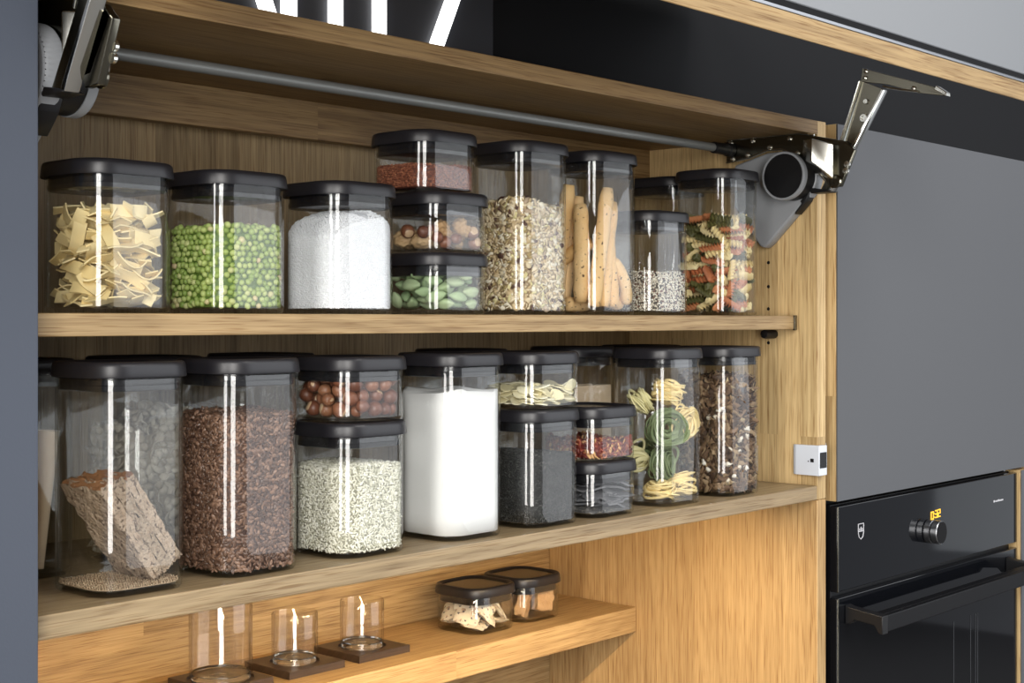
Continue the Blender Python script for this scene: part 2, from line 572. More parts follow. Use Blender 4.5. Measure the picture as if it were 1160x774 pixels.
    for (y, z) in ((0.9250, 0.2010), (0.9270, 0.1925)):
        wpart('screw', MB().lathe([(0.0042, X(0.0265)), (0.0042, X(0.0295)), (0.0015, X(0.0303))], 'X', 14, (0, y, z)), M_steel, mech)
    # bracket on the flap
    br = wpart('flap_bracket', MB().prism(A([(0.9045, 0.3235), (0.9070, 0.3060), (0.8680, 0.2980), (0.8270, 0.2830), (0.7935, 0.2760), (0.7890, 0.2800), (0.8000, 0.2870)]), X(0.0215 - D), X(0.0245 - D), b=0.0007), M_bronze, arm)
    wpart('bracket_tip', MB().prism(A([(0.8020, 0.2840), (0.7860, 0.2745), (0.7860, 0.2790), (0.7990, 0.2885)]), X(0.0215 - D), X(0.0340 - D), b=0.0008), M_steel, br)
    for (y, z) in A([(0.8985, 0.3185), (0.9000, 0.3100), (0.8330, 0.2895)]):
        wpart('rivet', MB().lathe([(0.0030, X(0.024 - D)), (0.0030, X(0.0262 - D)), (0.0003, X(0.0275 - D))], 'X', 14, (0, y, z)), M_steel, br)
    wpart('spring_wire', MB().tube([(X(0.027 - D), y, z) for y, z in A([(0.874, 0.2965), (0.866, 0.2935), (0.85, 0.2895), (0.826, 0.2845)])], 0.0014, 8), M_steel, br)
    return mech


mechanism(XR, -1)
mechanism(XL, +1)

# lift-up flap, swung up and forward over the top
FA = math.radians(22.4)
flap = link('lift_flap', None, wc, (XL - 0.030 - wc.location.x, 0.690 - wc.location.y, 0.258 - wc.location.z), (FA, 0, 0))
FW = XR + 0.022 - XL + 0.030
part('flap_board', MB().box(0, FW, 0, 0.51, 0.0003, 0.0207, 0.001), M_oakX, flap)
part('facing', MB().box(0, FW, 0.004, 0.51, 0.0290, 0.0306, 0.0006), M_grey, flap, label='grey outer facing of the flap')
part('edge_profile', MB().box(0.001, FW - 0.001, -0.0006, 0.02, 0.0208, 0.0238, 0.0005), M_alu, flap)
part('groove_strip', MB().box(0.001, FW - 0.001, 0.002, 0.50, 0.0239, 0.0289), M_black, flap)

# small white sensor on the wall cabinet's side
se = thing('sensor_box', 'small white sensor box with dark slot on the oak side panel', 'sensor', (XR, 0.998, -0.1885))
part('body', MB().prism([(-0.0085, -0.0205), (0.0125, -0.0205), (0.0125, -0.0128), (0.0, -0.0128), (0.0, 0.0200), (-0.0060, 0.0200), (-0.0085, 0.0150)], -0.0200, 0.0200, 'Z', b=0.0007), M_white, se)
part('slot', MB().box(-0.0065, 0.0105, -0.0212, -0.0202, -0.0100, 0.0110, 0.0004), M_blackplastic, se)
part('mark', MB().box(-0.0090, -0.0084, -0.0125, -0.0075, -0.0022, 0.0026), M_blackplastic, se)
part('indicator', MB().lathe([(0.0009, -0.0090), (0.0009, -0.0084)], 'X', 10, (0, -0.0045, -0.0012)), M_blackplastic, se)

# ------------------------------------------------------------------ illuminated sign above the cabinet
sg = thing('illuminated_sign', 'dark board with glowing white letter strokes above the wall cabinet', 'sign', (0.9, 1.190, ZT1))
part('sign_board', MB().box(-0.345, 0.380, -0.006, 0.010, 0.0, 0.204, 0.001), M_sign, sg)


def stroke(p0, p1, w):
    (x0, z0), (x1, z1) = p0, p1
    h = w / 2
    return [(x0 - h, z0), (x0 + h, z0), (x1 + h, z1), (x1 - h, z1)]


zb, zt = 0.004, 0.198
LX = -0.9
nlet = MB()
for p in (stroke((0.962 - 0.9, zb), (0.962 - 0.9, zt), 0.018), stroke((0.955 - 0.9, zb), (0.8704 - 0.9, zt), 0.019)):
    nlet.prism(p, -0.0115, -0.0062, 'Y')
part('letter_stroke', nlet, M_sign_light, sg)
for x in (1.026, 1.090):
    part('letter_stroke', MB().prism(stroke((x - 0.9, zb), (x - 0.9, zt), 0.018), -0.0115, -0.0062, 'Y', b=0.0004), M_sign_light, sg)
part('letter_stroke', MB().prism(stroke((1.1575 - 0.9, zb), (1.2482 - 0.9, zt), 0.0205), -0.0115, -0.0062, 'Y', b=0.0004), M_sign_light, sg)

# ------------------------------------------------------------------ tall units
tl = thing('tall_cabinet', 'slate grey lacquered tall cabinet standing beside the open wall cabinet', 'cabinet', (0.25, 1.20, -1.35))
part('carcass', MB().box(-0.80, 0.2990, -0.215, 0.30, 0.0, 2.30), M_black, tl)
part('door', MB().box(-0.80, 0.2990, -0.240, -0.217, 0.02, 2.28, 0.0012), M_slate, tl)

tr = thing('tall_cabinet', 'tall grey cabinet front with oak edges above the built-in oven', 'cabinet', (2.04, 1.30, -1.35))
part('carcass', MB().box(-0.302, 0.303, -0.298, 0.25, 0.0, 1.612), M_black, tr)
part('upper_door_board', MB().box(-0.2975, 0.35, -0.3205, -0.3000, 1.1030, 1.6150, 0.0006), M_oakZ, tr)
part('upper_door_facing', MB().box(-0.2970, 0.35, YFR - 1.30 - 0.0012, YFR - 1.30 + 0.0012, 1.1030, 1.6150, 0.0005), M_grey, tr)
part('magnet_plate', MB().box(-0.3115, -0.3085, -0.3125, -0.2990, 1.1460, 1.1830, 0.0004), M_alu, tr)
part('inner_side', MB().box(-0.3120, -0.3040, -0.2980, 0.25, 0.30, 1.6100), M_blackplastic, tr)

tn = thing('tall_cabinet', 'narrow strip of grey cabinet door with oak edge beside the oven', 'cabinet', (2.3425, 1.30, -1.35))
part('door_board', MB().box(0.0, 0.60, -0.3265, -0.3000, 0.10, 1.0990, 0.0006), M_oakZ, tn)
part('facing', MB().box(0.0005, 0.60, -0.3290, -0.3267, 0.10, 1.0990, 0.0005), M_grey, tn)

# ------------------------------------------------------------------ oven
ov = thing('built_in_oven', 'black built-in oven with round knob and bar handle in tall cabinet', 'oven', (1.7430, YFR, -0.86))
OX = lambda x: x - 1.7430
OZ = lambda z: z + 0.86
OY = lambda y: y - YFR
part('body', MB().box(0.004, 0.592, 0.012, 0.019, 0.0, OZ(-0.2530), 0.001), M_ovenblack, ov)
cp = part('control_panel', MB().box(0.0, 0.596, 0.0, 0.011, OZ(-0.3705), OZ(-0.2545), 0.0012), M_ovenglass, ov)
dr = part('oven_door', MB().box(0.0, 0.596, 0.0, 0.011, 0.0, OZ(-0.3790), 0.0012), M_ovenglass, ov)
part('door_trim', MB().box(0.0, 0.0035, -0.0012, 0.0, 0.0, OZ(-0.3790), 0.0004), M_bronze, dr)
part('panel_trim', MB().box(0.0, 0.0030, -0.0012, 0.0, OZ(-0.3705), OZ(-0.2545), 0.0004), M_bronze, cp)
kc = (OX(2.0135), -0.0005, OZ(-0.3165))
kb = part('knob', MB().lathe([(0.0170, 0.0), (0.0175, -0.001), (0.0175, -0.0090), (0.0166, -0.0095), (0.0166, -0.0112), (0.0175, -0.0117), (0.0175, -0.0205), (0.0168, -0.0214), (0.0002, -0.0214)], 'Y', 48, kc), M_alu, cp, label='brushed metal knob')
part('knob_face', MB().lathe([(0.0164, -0.0212), (0.0162, -0.0220), (0.0002, -0.0220)], 'Y', 40, kc), M_matte, kb)
part('knob_groove', MB().lathe([(0.0168, -0.0093), (0.01685, -0.0103), (0.0168, -0.0114)], 'Y', 40, kc, cap=False), M_matte, kb)


def segs(ch, x, z, w, h, t, mb):
    """seven-segment digit"""
    S = {'a': (x, x + w, z + h - t, z + h), 'g': (x, x + w, z + h / 2 - t / 2, z + h / 2 + t / 2), 'd': (x, x + w, z, z + t),
         'f': (x, x + t, z + h / 2, z + h), 'b': (x + w - t, x + w, z + h / 2, z + h), 'e': (x, x + t, z, z + h / 2), 'c': (x + w - t, x + w, z, z + h / 2)}
    for k in {'0': 'abcdef', '9': 'abcdfg', '2': 'abged', '3': 'abgcd'}[ch]:
        x0, x1, z0, z1 = S[k]
        mb.box(x0, x1, -0.0009, -0.0002, z0, z1)


dg = MB()
segs('0', OX(2.0225), OZ(-0.3010), 0.0095, 0.0125, 0.0020, dg)
for zz in (-0.2985, -0.2930):
    dg.box(OX(2.0340), OX(2.0356), -0.0009, -0.0002, OZ(zz), OZ(zz) + 0.0016)
segs('3', OX(2.0368), OZ(-0.2995), 0.0080, 0.0120, 0.0018, dg)
segs('2', OX(2.0462), OZ(-0.2990), 0.0080, 0.0120, 0.0018, dg)
part('display', dg, M_display, cp, smooth=False)
# shield mark: outline with a crown-like device in the upper half
sh = MB()
sx, sz = OX(1.8085), OZ(-0.2942)
out = [(-0.0075, 0.0105), (0.0075, 0.0105), (0.0075, -0.002), (0.0052, -0.0078), (0.0, -0.0110), (-0.0052, -0.0078), (-0.0075, -0.002)]
for i in range(len(out)):
    a, b = out[i], out[(i + 1) % len(out)]
    sh.tube([(sx + a[0], -0.0004, sz + a[1]), (sx + b[0], -0.0004, sz + b[1])], 0.0006, 6)
sh.box(sx - 0.0065, sx + 0.0065, -0.0007, -0.0002, sz - 0.0004, sz + 0.0008)
for dx in (-0.0038, 0.0, 0.0038):
    sh.box(sx + dx - 0.0009, sx + dx + 0.0009, -0.0007, -0.0002, sz + 0.0012, sz + 0.0042 + (0.0022 if dx == 0 else 0))
part('shield_mark', sh, M_print, cp, smooth=False)
tx = MB()
for i, (dx, w) in enumerate(((0, 5), (7, 3), (11, 4), (16, 5), (22, 4), (27, 4), (32, 5))):
    tx.box(OX(2.246) + dx * 0.001, OX(2.246) + (dx + w) * 0.001, -0.0006, -0.0002, OZ(-0.2955), OZ(-0.2955) + (0.0032 if i in (0, 3) else 0.0024))
part('model_print', tx, M_print, cp, smooth=False)
hd = part('handle', MB().box(OX(1.7780), OX(2.3050), OY(0.9215), OY(0.9300), OZ(-0.4215), OZ(-0.3985), 0.0015), M_ovenblack, dr)
part('handle_lip', MB().box(OX(1.7780), OX(2.3050), OY(0.9300), OY(0.9440), OZ(-0.4020), OZ(-0.3985), 0.0010), M_ovenblack, hd)
for a, b in ((1.7640, 1.7800), (2.2930, 2.3090)):
    part('handle_arm', MB().prism([(OY(0.9215), OZ(-0.3985)), (OY(0.9215), OZ(-0.4235)), (OY(0.9275), OZ(-0.4225)), (OY(0.9345), OZ(-0.4120)), (OY(0.9640), OZ(-0.4090)), (OY(0.9700), OZ(-0.4150)), (OY(0.9777), OZ(-0.4160)), (OY(0.9777), OZ(-0.3900)), (OY(0.9700), OZ(-0.3925))], OX(a), OX(b), b=0.0012), M_blackplastic, hd)
# racks seen faintly behind the door glass are bright verticals
for x in (2.10, 2.16, 2.178, 2.186):
    part('rack_line', MB().box(OX(x), OX(x) + 0.0010, -0.0006, -0.0001, 0.02, OZ(-0.4650)), plain('faint_rack', srgb(58, 60, 64), 0.4) if x == 2.10 else bpy.data.materials['faint_rack'], dr)

# ------------------------------------------------------------------ niche shelf
ns = thing('niche_shelf', 'thick floating oak shelf lit warm inside the niche', 'shelf', (XL, YN, ZN0))
part('board', MB().box(0.0, XR - XL - 0.0005, 1.2875 - YN, -0.0005, 0.0, ZN1 - ZN0, 0.0012), oak('oak_niche_shelf', 'X', (0.56, 0.39, 0.185), (0.32, 0.195, 0.08), stave=0.11, length=1.7), ns)

# ------------------------------------------------------------------ jars
JW, JR = 0.0885, 0.026
HS, HM, HT = 0.0630, 0.1260, 0.1885
JAR_MESH = {}


def jar_meshes(H):
    if H in JAR_MESH:
        return JAR_MESH[H]
    hb = H - 0.0065
    g = MB()
    rings = [rr(JW - 0.010, JW - 0.010, JR - 0.005, z=0.0), rr(JW - 0.0036, JW - 0.0036, JR - 0.002, z=0.0007), rr(JW - 0.0006, JW - 0.0006, JR, z=0.0030), rr(JW, JW, JR, z=0.0060),
             rr(JW, JW, JR, z=hb - 0.001), rr(JW - 0.001, JW - 0.001, JR, z=hb), rr(JW - 0.0028, JW - 0.0028, JR - 0.001, z=hb), rr(JW - 0.0036, JW - 0.0036, JR - 0.0018, z=hb - 0.001),
             rr(JW - 0.0036, JW - 0.0036, JR - 0.0018, z=0.0075), rr(JW - 0.0050, JW - 0.0050, JR - 0.002, z=0.0052), rr(JW - 0.012, JW - 0.012, JR - 0.005, z=0.0040)]
    g.loft(rings)
    lid = MB()
    LW = JW + 0.0060
    z0 = H - 0.0130
    lr = [rr(JW + 0.0006, JW + 0.0006, JR, z=z0 + 0.0016), rr(LW, LW, JR + 0.003, z=z0), rr(LW + 0.0008, LW + 0.0008, JR + 0.0033, z=z0 + 0.0012), rr(LW - 0.0006, LW - 0.0006, JR + 0.003, z=H - 0.0042),
          rr(LW - 0.0022, LW - 0.0022, JR + 0.002, z=H - 0.0014), rr(LW - 0.0055, LW - 0.0055, JR + 0.0005, z=H - 0.0002), rr(LW - 0.0085, LW - 0.0085, JR - 0.001, z=H),
          rr(LW - 0.0135, LW - 0.0135, JR - 0.003, z=H - 0.0012), rr(LW - 0.0160, LW - 0.0160, JR - 0.004, z=H - 0.0030), rr(LW - 0.030, LW - 0.030, JR - 0.008, z=H - 0.0032)]
    lid.loft(lr)
    pan = MB().loft([rr(LW - 0.0168, LW - 0.0168, JR - 0.004, z=H - 0.0029), rr(LW - 0.0180, LW - 0.0180, JR - 0.0045, z=H - 0.0023), rr(LW - 0.032, LW - 0.032, JR - 0.008, z=H - 0.0022)])
    seal = MB()
    SW = JW - 0.0042
    seal.loft([rr(SW - 0.004, SW - 0.004, JR - 0.004, z=H - 0.0240), rr(SW - 0.0012, SW - 0.0012, JR - 0.003, z=H - 0.0232), rr(SW - 0.0004, SW - 0.0004, JR - 0.0025, z=H - 0.0195),
               rr(SW - 0.0022, SW - 0.0022, JR - 0.003, z=H - 0.0185), rr(SW - 0.0022, SW - 0.0022, JR - 0.003, z=z0 + 0.0015)], cap0=True, cap1=True)
    JAR_MESH[H] = (g.mesh('jar_glass', M_glass, angle=45), lid.mesh('jar_lid', M_lid, angle=50), seal.mesh('jar_seal', M_seal, angle=45), pan.mesh('jar_lid_panel', M_seal, angle=45))
    return JAR_MESH[H]


JAR_GROUP = 'square storage jars with black lids'


def jar(label, x, y, z, H, group=JAR_GROUP):
    t = thing('storage_jar', label, 'jar', (x, y, z), group=group)
    g, l, s, pn = jar_meshes(H)
    link('glass_body', g, t)
    lid = link('lid', l, t)
    link('seal', s, lid)
    link('lid_panel', pn, lid)
    return t


# inside measures
IW = JW - 0.0046
IR = JR - 0.0026
FLOOR = 0.0056


def sdf(px, py, half, r):
    qx, qy = np.abs(px) - (half - r), np.abs(py) - (half - r)
    return np.hypot(np.maximum(qx, 0), np.maximum(qy, 0)) + np.minimum(np.maximum(qx, qy), 0) - r


def perimeter(half, r, step):
    pts = []
    n = max(3, int(PI / 2 * r / step))
    for k, (sx, sy) in enumerate(((1, 1), (-1, 1), (-1, -1), (1, -1))):
        cx, cy = sx * (half - r), sy * (half - r)
        for i in range(n):
            a = PI / 2 * (k + i / n)
            pts.append((cx + r * math.cos(a), cy + r * math.sin(a), math.cos(a), math.sin(a)))
        a = PI / 2 * (k + 1)
        L = 2 * (half - r)
        m = max(1, int(L / step))
        p0 = (cx + r * math.cos(a), cy + r * math.sin(a))
        d = (-math.sin(a), math.cos(a))
        for i in range(m):
            pts.append((p0[0] + d[0] * L * i / m, p0[1] + d[1] * L * i / m, math.cos(a), math.sin(a)))
    return pts


def ico(sub, scale=(1, 1, 1)):
    bm = bmesh.new()
    bmesh.ops.create_icosphere(bm, subdivisions=sub, radius=1.0)
    v = np.array([tuple(q.co) for q in bm.verts]) * np.array(scale)
    bm.verts.index_update()
    f = [tuple(q.index for q in p.verts) for p in bm.faces]
    bm.free()
    return v, f


def randrot(rng):
    q = rng.normal(size=4)
    w, x, y, z = q / np.linalg.norm(q)
    return np.array([[1 - 2 * (y * y + z * z), 2 * (x * y - z * w), 2 * (x * z + y * w)], [2 * (x * y + z * w), 1 - 2 * (x * x + z * z), 2 * (y * z - x * w)], [2 * (x * z - y * w), 2 * (y * z + x * w), 1 - 2 * (x * x + y * y)]])


def frame_from(nrm, rng, tilt):
    n = np.array(nrm) + rng.normal(size=3) * tilt
    n /= np.linalg.norm(n)
    a = rng.normal(size=3)
    a -= n * a.dot(n)
    a /= np.linalg.norm(a)
    return np.stack([a, np.cross(n, a), n], 1)


def fill(name, label, cat, loc, level, pieces, pitch, mat, core, seed=1, flat=None, smin=0.85, smax=1.1, inset=None, group=None, top_only=False, smooth=True, top_flat=None, zpitch=None):
    """loose filling of a jar as one object: packed grains against the glass and on top, over a solid core"""
    rng = np.random.default_rng(seed)
    half = IW / 2
    e = inset if inset is not None else pitch * 0.45
    mb = MB()
    # core
    ci = e * 1.25
    rings = []
    base = rr(IW - 2 * ci, IW - 2 * ci, max(0.004, IR - ci), 6)
    drop = pitch * 0.45 if pieces else 0.0
    hts = [level(p[0] / half, p[1] / half) - drop for p in base]
    for k in range(8):
        rings.append([(p[0], p[1], FLOOR + 0.0002 + (h - FLOOR) * k / 7) for p, h in zip(base, hts)])
    for s in (0.93, 0.82, 0.68, 0.52, 0.36, 0.2, 0.07):
        rings.append([(p[0] * s, p[1] * s, level(p[0] * s / half, p[1] * s / half) - drop) for p in base])
    mb.loft(rings, mi=1)
    V, F, n = [], [], len(mb.v)

    def put(p, R):
        nonlocal n
        v, f = pieces[rng.integers(len(pieces))]
        w = (v * rng.uniform(smin, smax)) @ R.T + p
        V.append(w)
        F.append((f, n))
        n += len(v)
    if pieces:
        zp = zpitch or pitch * 0.88
        if not top_only:
            per = perimeter(half - e, max(0.003, IR - e), pitch)
            row = 0
            z = FLOOR + e * 0.9
            while z < 0.19:
                cnt = 0
                for i, (x, y, nx, ny) in enumerate(per):
                    j = rng.normal(size=3) * pitch * 0.16
                    t = 0.5 * pitch * (row % 2)
                    px, py = x - ny * (t + j[0]), y + nx * (t + j[0])
                    pz = z + j[1]
                    if sdf(px, py, half, IR) > -e * 0.8:
                        px -= nx * e * 0.3
                        py -= ny * e * 0.3
                    if pz > level(px / half, py / half) - pitch * 0.2:
                        continue
                    cnt += 1
                    R = randrot(rng) if flat is None else frame_from((nx, ny, 0), rng, flat)
                    put(np.array((px - nx * abs(j[2]) * 0.6, py - ny * abs(j[2]) * 0.6, max(FLOOR + e * 0.5, pz))), R)
                if cnt == 0:
                    break
                z += zp
                row += 1
        k = int(IW / pitch) + 1
        for a in range(-k // 2, k // 2 + 1):
            for b in range(-k // 2, k // 2 + 1):
                x = (a + 0.5 * (b % 2)) * pitch + rng.normal() * pitch * 0.15
                y = b * pitch * 0.9 + rng.normal() * pitch * 0.15
                if sdf(np.array(x), np.array(y), half - e, max(0.003, IR - e)) > 0:
                    continue
                z = level(x / half, y / half) + rng.normal() * pitch * 0.14 - pitch * 0.12
                put(np.array((x, y, z)), randrot(rng) if flat is None else frame_from((0, 0, 1), rng, (top_flat or flat)))
    if V:
        mb.v.extend(map(tuple, np.concatenate(V)))
        for f, b in F:
            mb.f.extend([tuple(i + b for i in q) for q in f])
            mb.mi.extend([0] * len(f))
    o = link(name, mb.mesh(name, [mat, core], smooth=smooth, angle=180), None, loc)
    return tag(o, label, cat, group, 'stuff')


def droppack(n, shapes, zmax, seed, K=40, tilt=None, half=IW / 2, rc=IR, floor=FLOOR, xb=None):
    """let pieces fall one after another into the jar; each piece is a chain of spheres (k,3),r"""
    rng = np.random.default_rng(seed)
    S = np.zeros((0, 3))
    SR = np.zeros(0)
    out = []
    fails = 0
    while len(out) < n and fails < 30:
        best = None
        k = rng.integers(len(shapes))
        pts, r = shapes[k]
        pts = np.array(pts)
        for _ in range(K):
            R = randrot(rng) if tilt is None else frame_from((0, 0, 1), rng, tilt)
            q = pts @ R.T
            xy = rng.uniform(-half, half, 2)
            px, py = q[:, 0] + xy[0], q[:, 1] + xy[1]
            if sdf(px, py, half, rc).max() > -r:
                continue
            zz = (floor + r - q[:, 2]).max()
            if len(S):
                dh2 = (px[:, None] - S[None, :, 0]) ** 2 + (py[:, None] - S[None, :, 1]) ** 2
                rr2 = (r + SR[None, :]) ** 2
                m = dh2 < rr2
                if m.any():
                    need = S[None, :, 2] + np.sqrt(np.maximum(rr2 - dh2, 0)) - q[:, 2][:, None]
                    zz = max(zz, need[m].max())
            score = zz + q[:, 2].max() * 0.5
            if best is None or score < best[0]:
                best = (score, zz, R, xy, q)
        if best is None or best[1] + best[4][:, 2].max() > zmax:
            fails += 1
            continue
        _, zz, R, xy, q = best
        S = np.vstack([S, q + np.array((xy[0], xy[1], zz))])
        SR = np.concatenate([SR, np.full(len(q), r)])
        M = Matrix([list(R[i]) + [0] for i in range(3)] + [[0, 0, 0, 1]])
        M.translation = Vector((xy[0], xy[1], zz))
        out.append((k, M))
    return out


def pieces_in(jloc, packed, meshes, name, label, cat, group):
    for k, M in packed:
        o = link(name, meshes[k])
        o.matrix_world = Matrix.Translation(jloc) @ M
        tag(o, label if isinstance(label, str) else label[k], cat, group if isinstance(group, str) else group[k])


def chain(L, k, r):
    return ([((i / (k - 1) - 0.5) * (L - 2 * r), 0, 0) for i in range(k)], r)


def seen(packed, jx, half=IW / 2, depth=0.030, top=0.02):
    """keep the pieces that lie near a wall facing the room or near the top of the heap"""
    if not packed:
        return packed
    zt = max(M.translation.z for _, M in packed)
    return [(k, M) for k, M in packed if M.translation.y < -half + depth or M.translation.x < -half + depth or M.translation.z > zt - top]


rnd = random.Random(7)
YU, YL = 1.065, 1.042
YU2, YL2 = 1.172, 1.165


def disc(w, l, t, bend=0.0, n=8, seed=0, jag=0.0):
    r = np.random.default_rng(seed)
    a = np.arange(n) * 2 * PI / n
    k = 1 + r.normal(size=n) * jag
    x, y = w * k * np.cos(a), l * k * np.sin(a)
    z = bend * ((x / w) ** 2)
    v = [(p, q, s + t / 2) for p, q, s in zip(x, y, z)] + [(p, q, s - t / 2) for p, q, s in zip(x, y, z)] + [(0, 0, t / 2), (0, 0, -t / 2)]
    f = []
    for i in range(n):
        j = (i + 1) % n
        f += [(i, n + i, n + j, j), (2 * n, i, j), (2 * n + 1, n + j, n + i)]
    return np.array(v), f


# ---- upper shelf ------------------------------------------------------------------------------------------------
Z = ZS1
# 1 ribbon pasta
J = (0.6725, YU, Z)
jar('square glass jar of pale yellow ribbon pasta on the middle shelf', *J, HM)
M_pasta = perobj('ribbon_pasta', [(0, (0.76, 0.60, 0.28)), (1, (0.88, 0.74, 0.42))], 0.55, bump=(300, 0.15))


def ribbon(L, w, t, bend, twist, seed):
    r = np.random.default_rng(seed)
    n = 14
    mb = MB()
    rings = []
    cen = []
    for i in range(n + 1):
        s = (i / n - 0.5)
        a = bend * s
        if abs(bend) > 0.05:
            R = L / bend
            p = np.array((R * math.sin(a), 0, R * (1 - math.cos(a))))
        else:
            p = np.array((L * s, 0, 0))
        p = p + np.array((0, 0, 0.0012 * math.sin(6 * s + seed)))
        tw = twist * s
        tx = np.array((math.cos(a), 0, math.sin(a)))
        nz = np.array((-math.sin(a), 0, math.cos(a)))
        wy = np.array((0, 1, 0)) * math.cos(tw) + nz * math.sin(tw)
        nn = np.cross(tx, wy)
        rings.append([tuple(p + wy * w / 2 * u + nn * t / 2 * v) for u, v in ((-1, -1), (1, -1), (1, 1), (-1, 1))])
        cen.append((p, wy))
    mb.loft(rings)
    zc = np.mean([c[0] for c in cen], 0)
    mb.v = [(v[0] - zc[0], v[1] - zc[1], v[2] - zc[2]) for v in mb.v]
    sph = []
    for i in (1, 4, 7, 10, 13):
        for u in (-0.30, 0.30):
            sph.append(tuple(cen[i][0] - zc + cen[i][1] * w * u))
    return mb, (sph, 0.00135)


shapes, mesh = [], []
for i, (L, b, tw) in enumerate(((0.036, 0.25, 0.4), (0.032, 1.0, -0.4), (0.042, -0.5, 0.6), (0.028, 1.5, 0.3), (0.036, 1.9, -0.5), (0.026, 0.4, 0.2), (0.044, 0.8, 0.7), (0.032, -0.15, -0.3))):
    mb, s = ribbon(L, 0.0108, 0.0013, b, tw, i)
    shapes.append(s)
    mesh.append(mb.mesh('ribbon_pasta', M_pasta, angle=50))
pk = droppack(290, shapes, 0.092, 3, K=26, tilt=0.9, half=IW / 2 - 0.003, rc=IR - 0.003)
pieces_in(J, pk, mesh, 'ribbon_pasta', 'pale yellow ribbon pasta piece heaped in the jar nearest the slate cabinet', 'pasta', 'ribbon pasta pieces in the first jar')

# 2 split peas
J = (0.7950, YU, Z)
jar('square glass jar half full of green peas on the middle shelf', *J, HM)
M_pea = islands('dried_green_pea', [(0, (0.19, 0.28, 0.06)), (0.45, (0.30, 0.39, 0.10)), (0.85, (0.42, 0.49, 0.17)), (0.95, (0.48, 0.50, 0.22)), (1.0, (0.60, 0.46, 0.27))], 0.5)
fill('dried_peas', 'green split peas filling the second jar of the middle shelf', 'peas', J, lambda u, v: 0.0775 + 0.002 * math.sin(3 * u + 1) * math.cos(2 * v), [ico(2, (0.0031, 0.0031, 0.0026))], 0.0057, M_pea, plain('pea_core', (0.08, 0.14, 0.02)), 5)

# 3 coarse salt
J = (0.9300, YU, Z)
jar('square glass jar of white coarse salt on the middle shelf', *J, HM)
t = NT('coarse_salt')
t.bsdf((0.80, 0.81, 0.84), 0.45, 0.0, None, 0.5)
M_salt = t.m
t = NT('packed_salt')
vo = t.n('ShaderNodeTexVoronoi')
t.l(t.objco(), vo.inputs['Vector'])
vo.inputs['Scale'].default_value = 520
t.bsdf(t.mix(vo.outputs['Distance'], (0.90, 0.91, 0.93), (0.80, 0.81, 0.84)), 0.5, 0.0, t.bump(vo.outputs['Distance'], 0.4, 0.0015))
M_saltcore = t.m
cub = ico(1, (0.0013, 0.0011, 0.0010))
fill('coarse_salt', 'white coarse salt heaped in the third jar of the middle shelf', 'salt', J, lambda u, v: 0.100 - 0.016 * (u + 0.15) ** 2 * (1 if u > -0.15 else 2.2) - 0.010 * max(0, -v) ** 2 * (u < 0) - 0.006 * (v > 0) * v * v + 0.0006 * math.sin(19 * u) * math.sin(23 * v), [cub], 0.0021, M_salt, M_saltcore, 6, inset=0.0008, smooth=False)

# 4 stack: green pods, nuts, red lentils
J = (1.0625, YU, Z)
jar('low glass jar of pale green pods, lowest of the stack of three', *J, HS)
M_pod = perobj('green_pod', [(0, (0.28, 0.39, 0.21)), (0.5, (0.38, 0.49, 0.28)), (1, (0.48, 0.56, 0.35))], 0.6, bump=(260, 0.25), mottle=(90, (0.8, 0.85, 0.75)))


def pod(L, r):
    mb = MB()
    rings = []
    for i in range(13):
        s = i / 12
        rad = r * math.sin(PI * min(1, max(0.03, s))) ** 0.7
        rings.append([((s - 0.5) * L, rad * (1 + 0.13 * math.cos(3 * a)) * math.cos(a), rad * (1 + 0.13 * math.cos(3 * a)) * math.sin(a) * 0.85) for a in [2 * PI * k / 18 for k in range(18)]])
    return mb.loft(rings)


mesh = [pod(0.0235, 0.0062).mesh('green_pod', M_pod, angle=180), pod(0.0205, 0.0060).mesh('green_pod', M_pod, angle=180), pod(0.0255, 0.0068).mesh('green_pod', M_pod, angle=180)]
shapes = [chain(0.0225, 3, 0.0054), chain(0.0195, 3, 0.0053), chain(0.0245, 3, 0.0059)]
pk = droppack(100, shapes, 0.044, 11, K=40, tilt=0.5)
pieces_in(J, pk, mesh, 'green_pod', 'pale green dried pod in the lowest jar of the stack of three', 'pod', 'green pods in the low jar')

J2 = (1.0625, YU, Z + HS - 0.0012)
jar('low glass jar of mixed nuts, middle one of the stack of three', *J2, HS)
M_walnut = perobj('walnut_kernel', [(0, (0.50, 0.33, 0.16)), (1, (0.68, 0.50, 0.29))], 0.55, bump=(380, 0.5), mottle=(120, (0.55, 0.42, 0.30)))
M_hazel = NT('hazelnut_skin')
oi = M_hazel.n('ShaderNodeObjectInfo')
oc = M_hazel.objco()
sp_ = M_hazel.n('ShaderNodeSeparateXYZ')
M_hazel.l(oc, sp_.inputs[0])
hc = M_hazel.ramp(oi.outputs['Random'], [(0, (0.15, 0.050, 0.024)), (0.5, (0.24, 0.090, 0.045)), (1, (0.36, 0.165, 0.085))])
hc = M_hazel.mix(M_hazel.noise(oc, 160, 3), M_hazel.mix(1.0, hc, (0.50, 0.42, 0.38), 'MULTIPLY'), hc)
hc = M_hazel.mix(M_hazel.ramp(sp_.outputs[2], [(0.5, (0, 0, 0)), (0.505, (1, 1, 1))]), hc, hc)
capf = M_hazel.math('LESS_THAN', M_hazel.math('ADD', sp_.outputs[2], M_hazel.math('MULTIPLY', M_hazel.noise(oc, 300, 2), 0.002)), -0.0044)
hc = M_hazel.mix(capf, hc, (0.55, 0.38, 0.23))
M_hazel.bsdf(hc, 0.42)
M_hazel = M_hazel.m


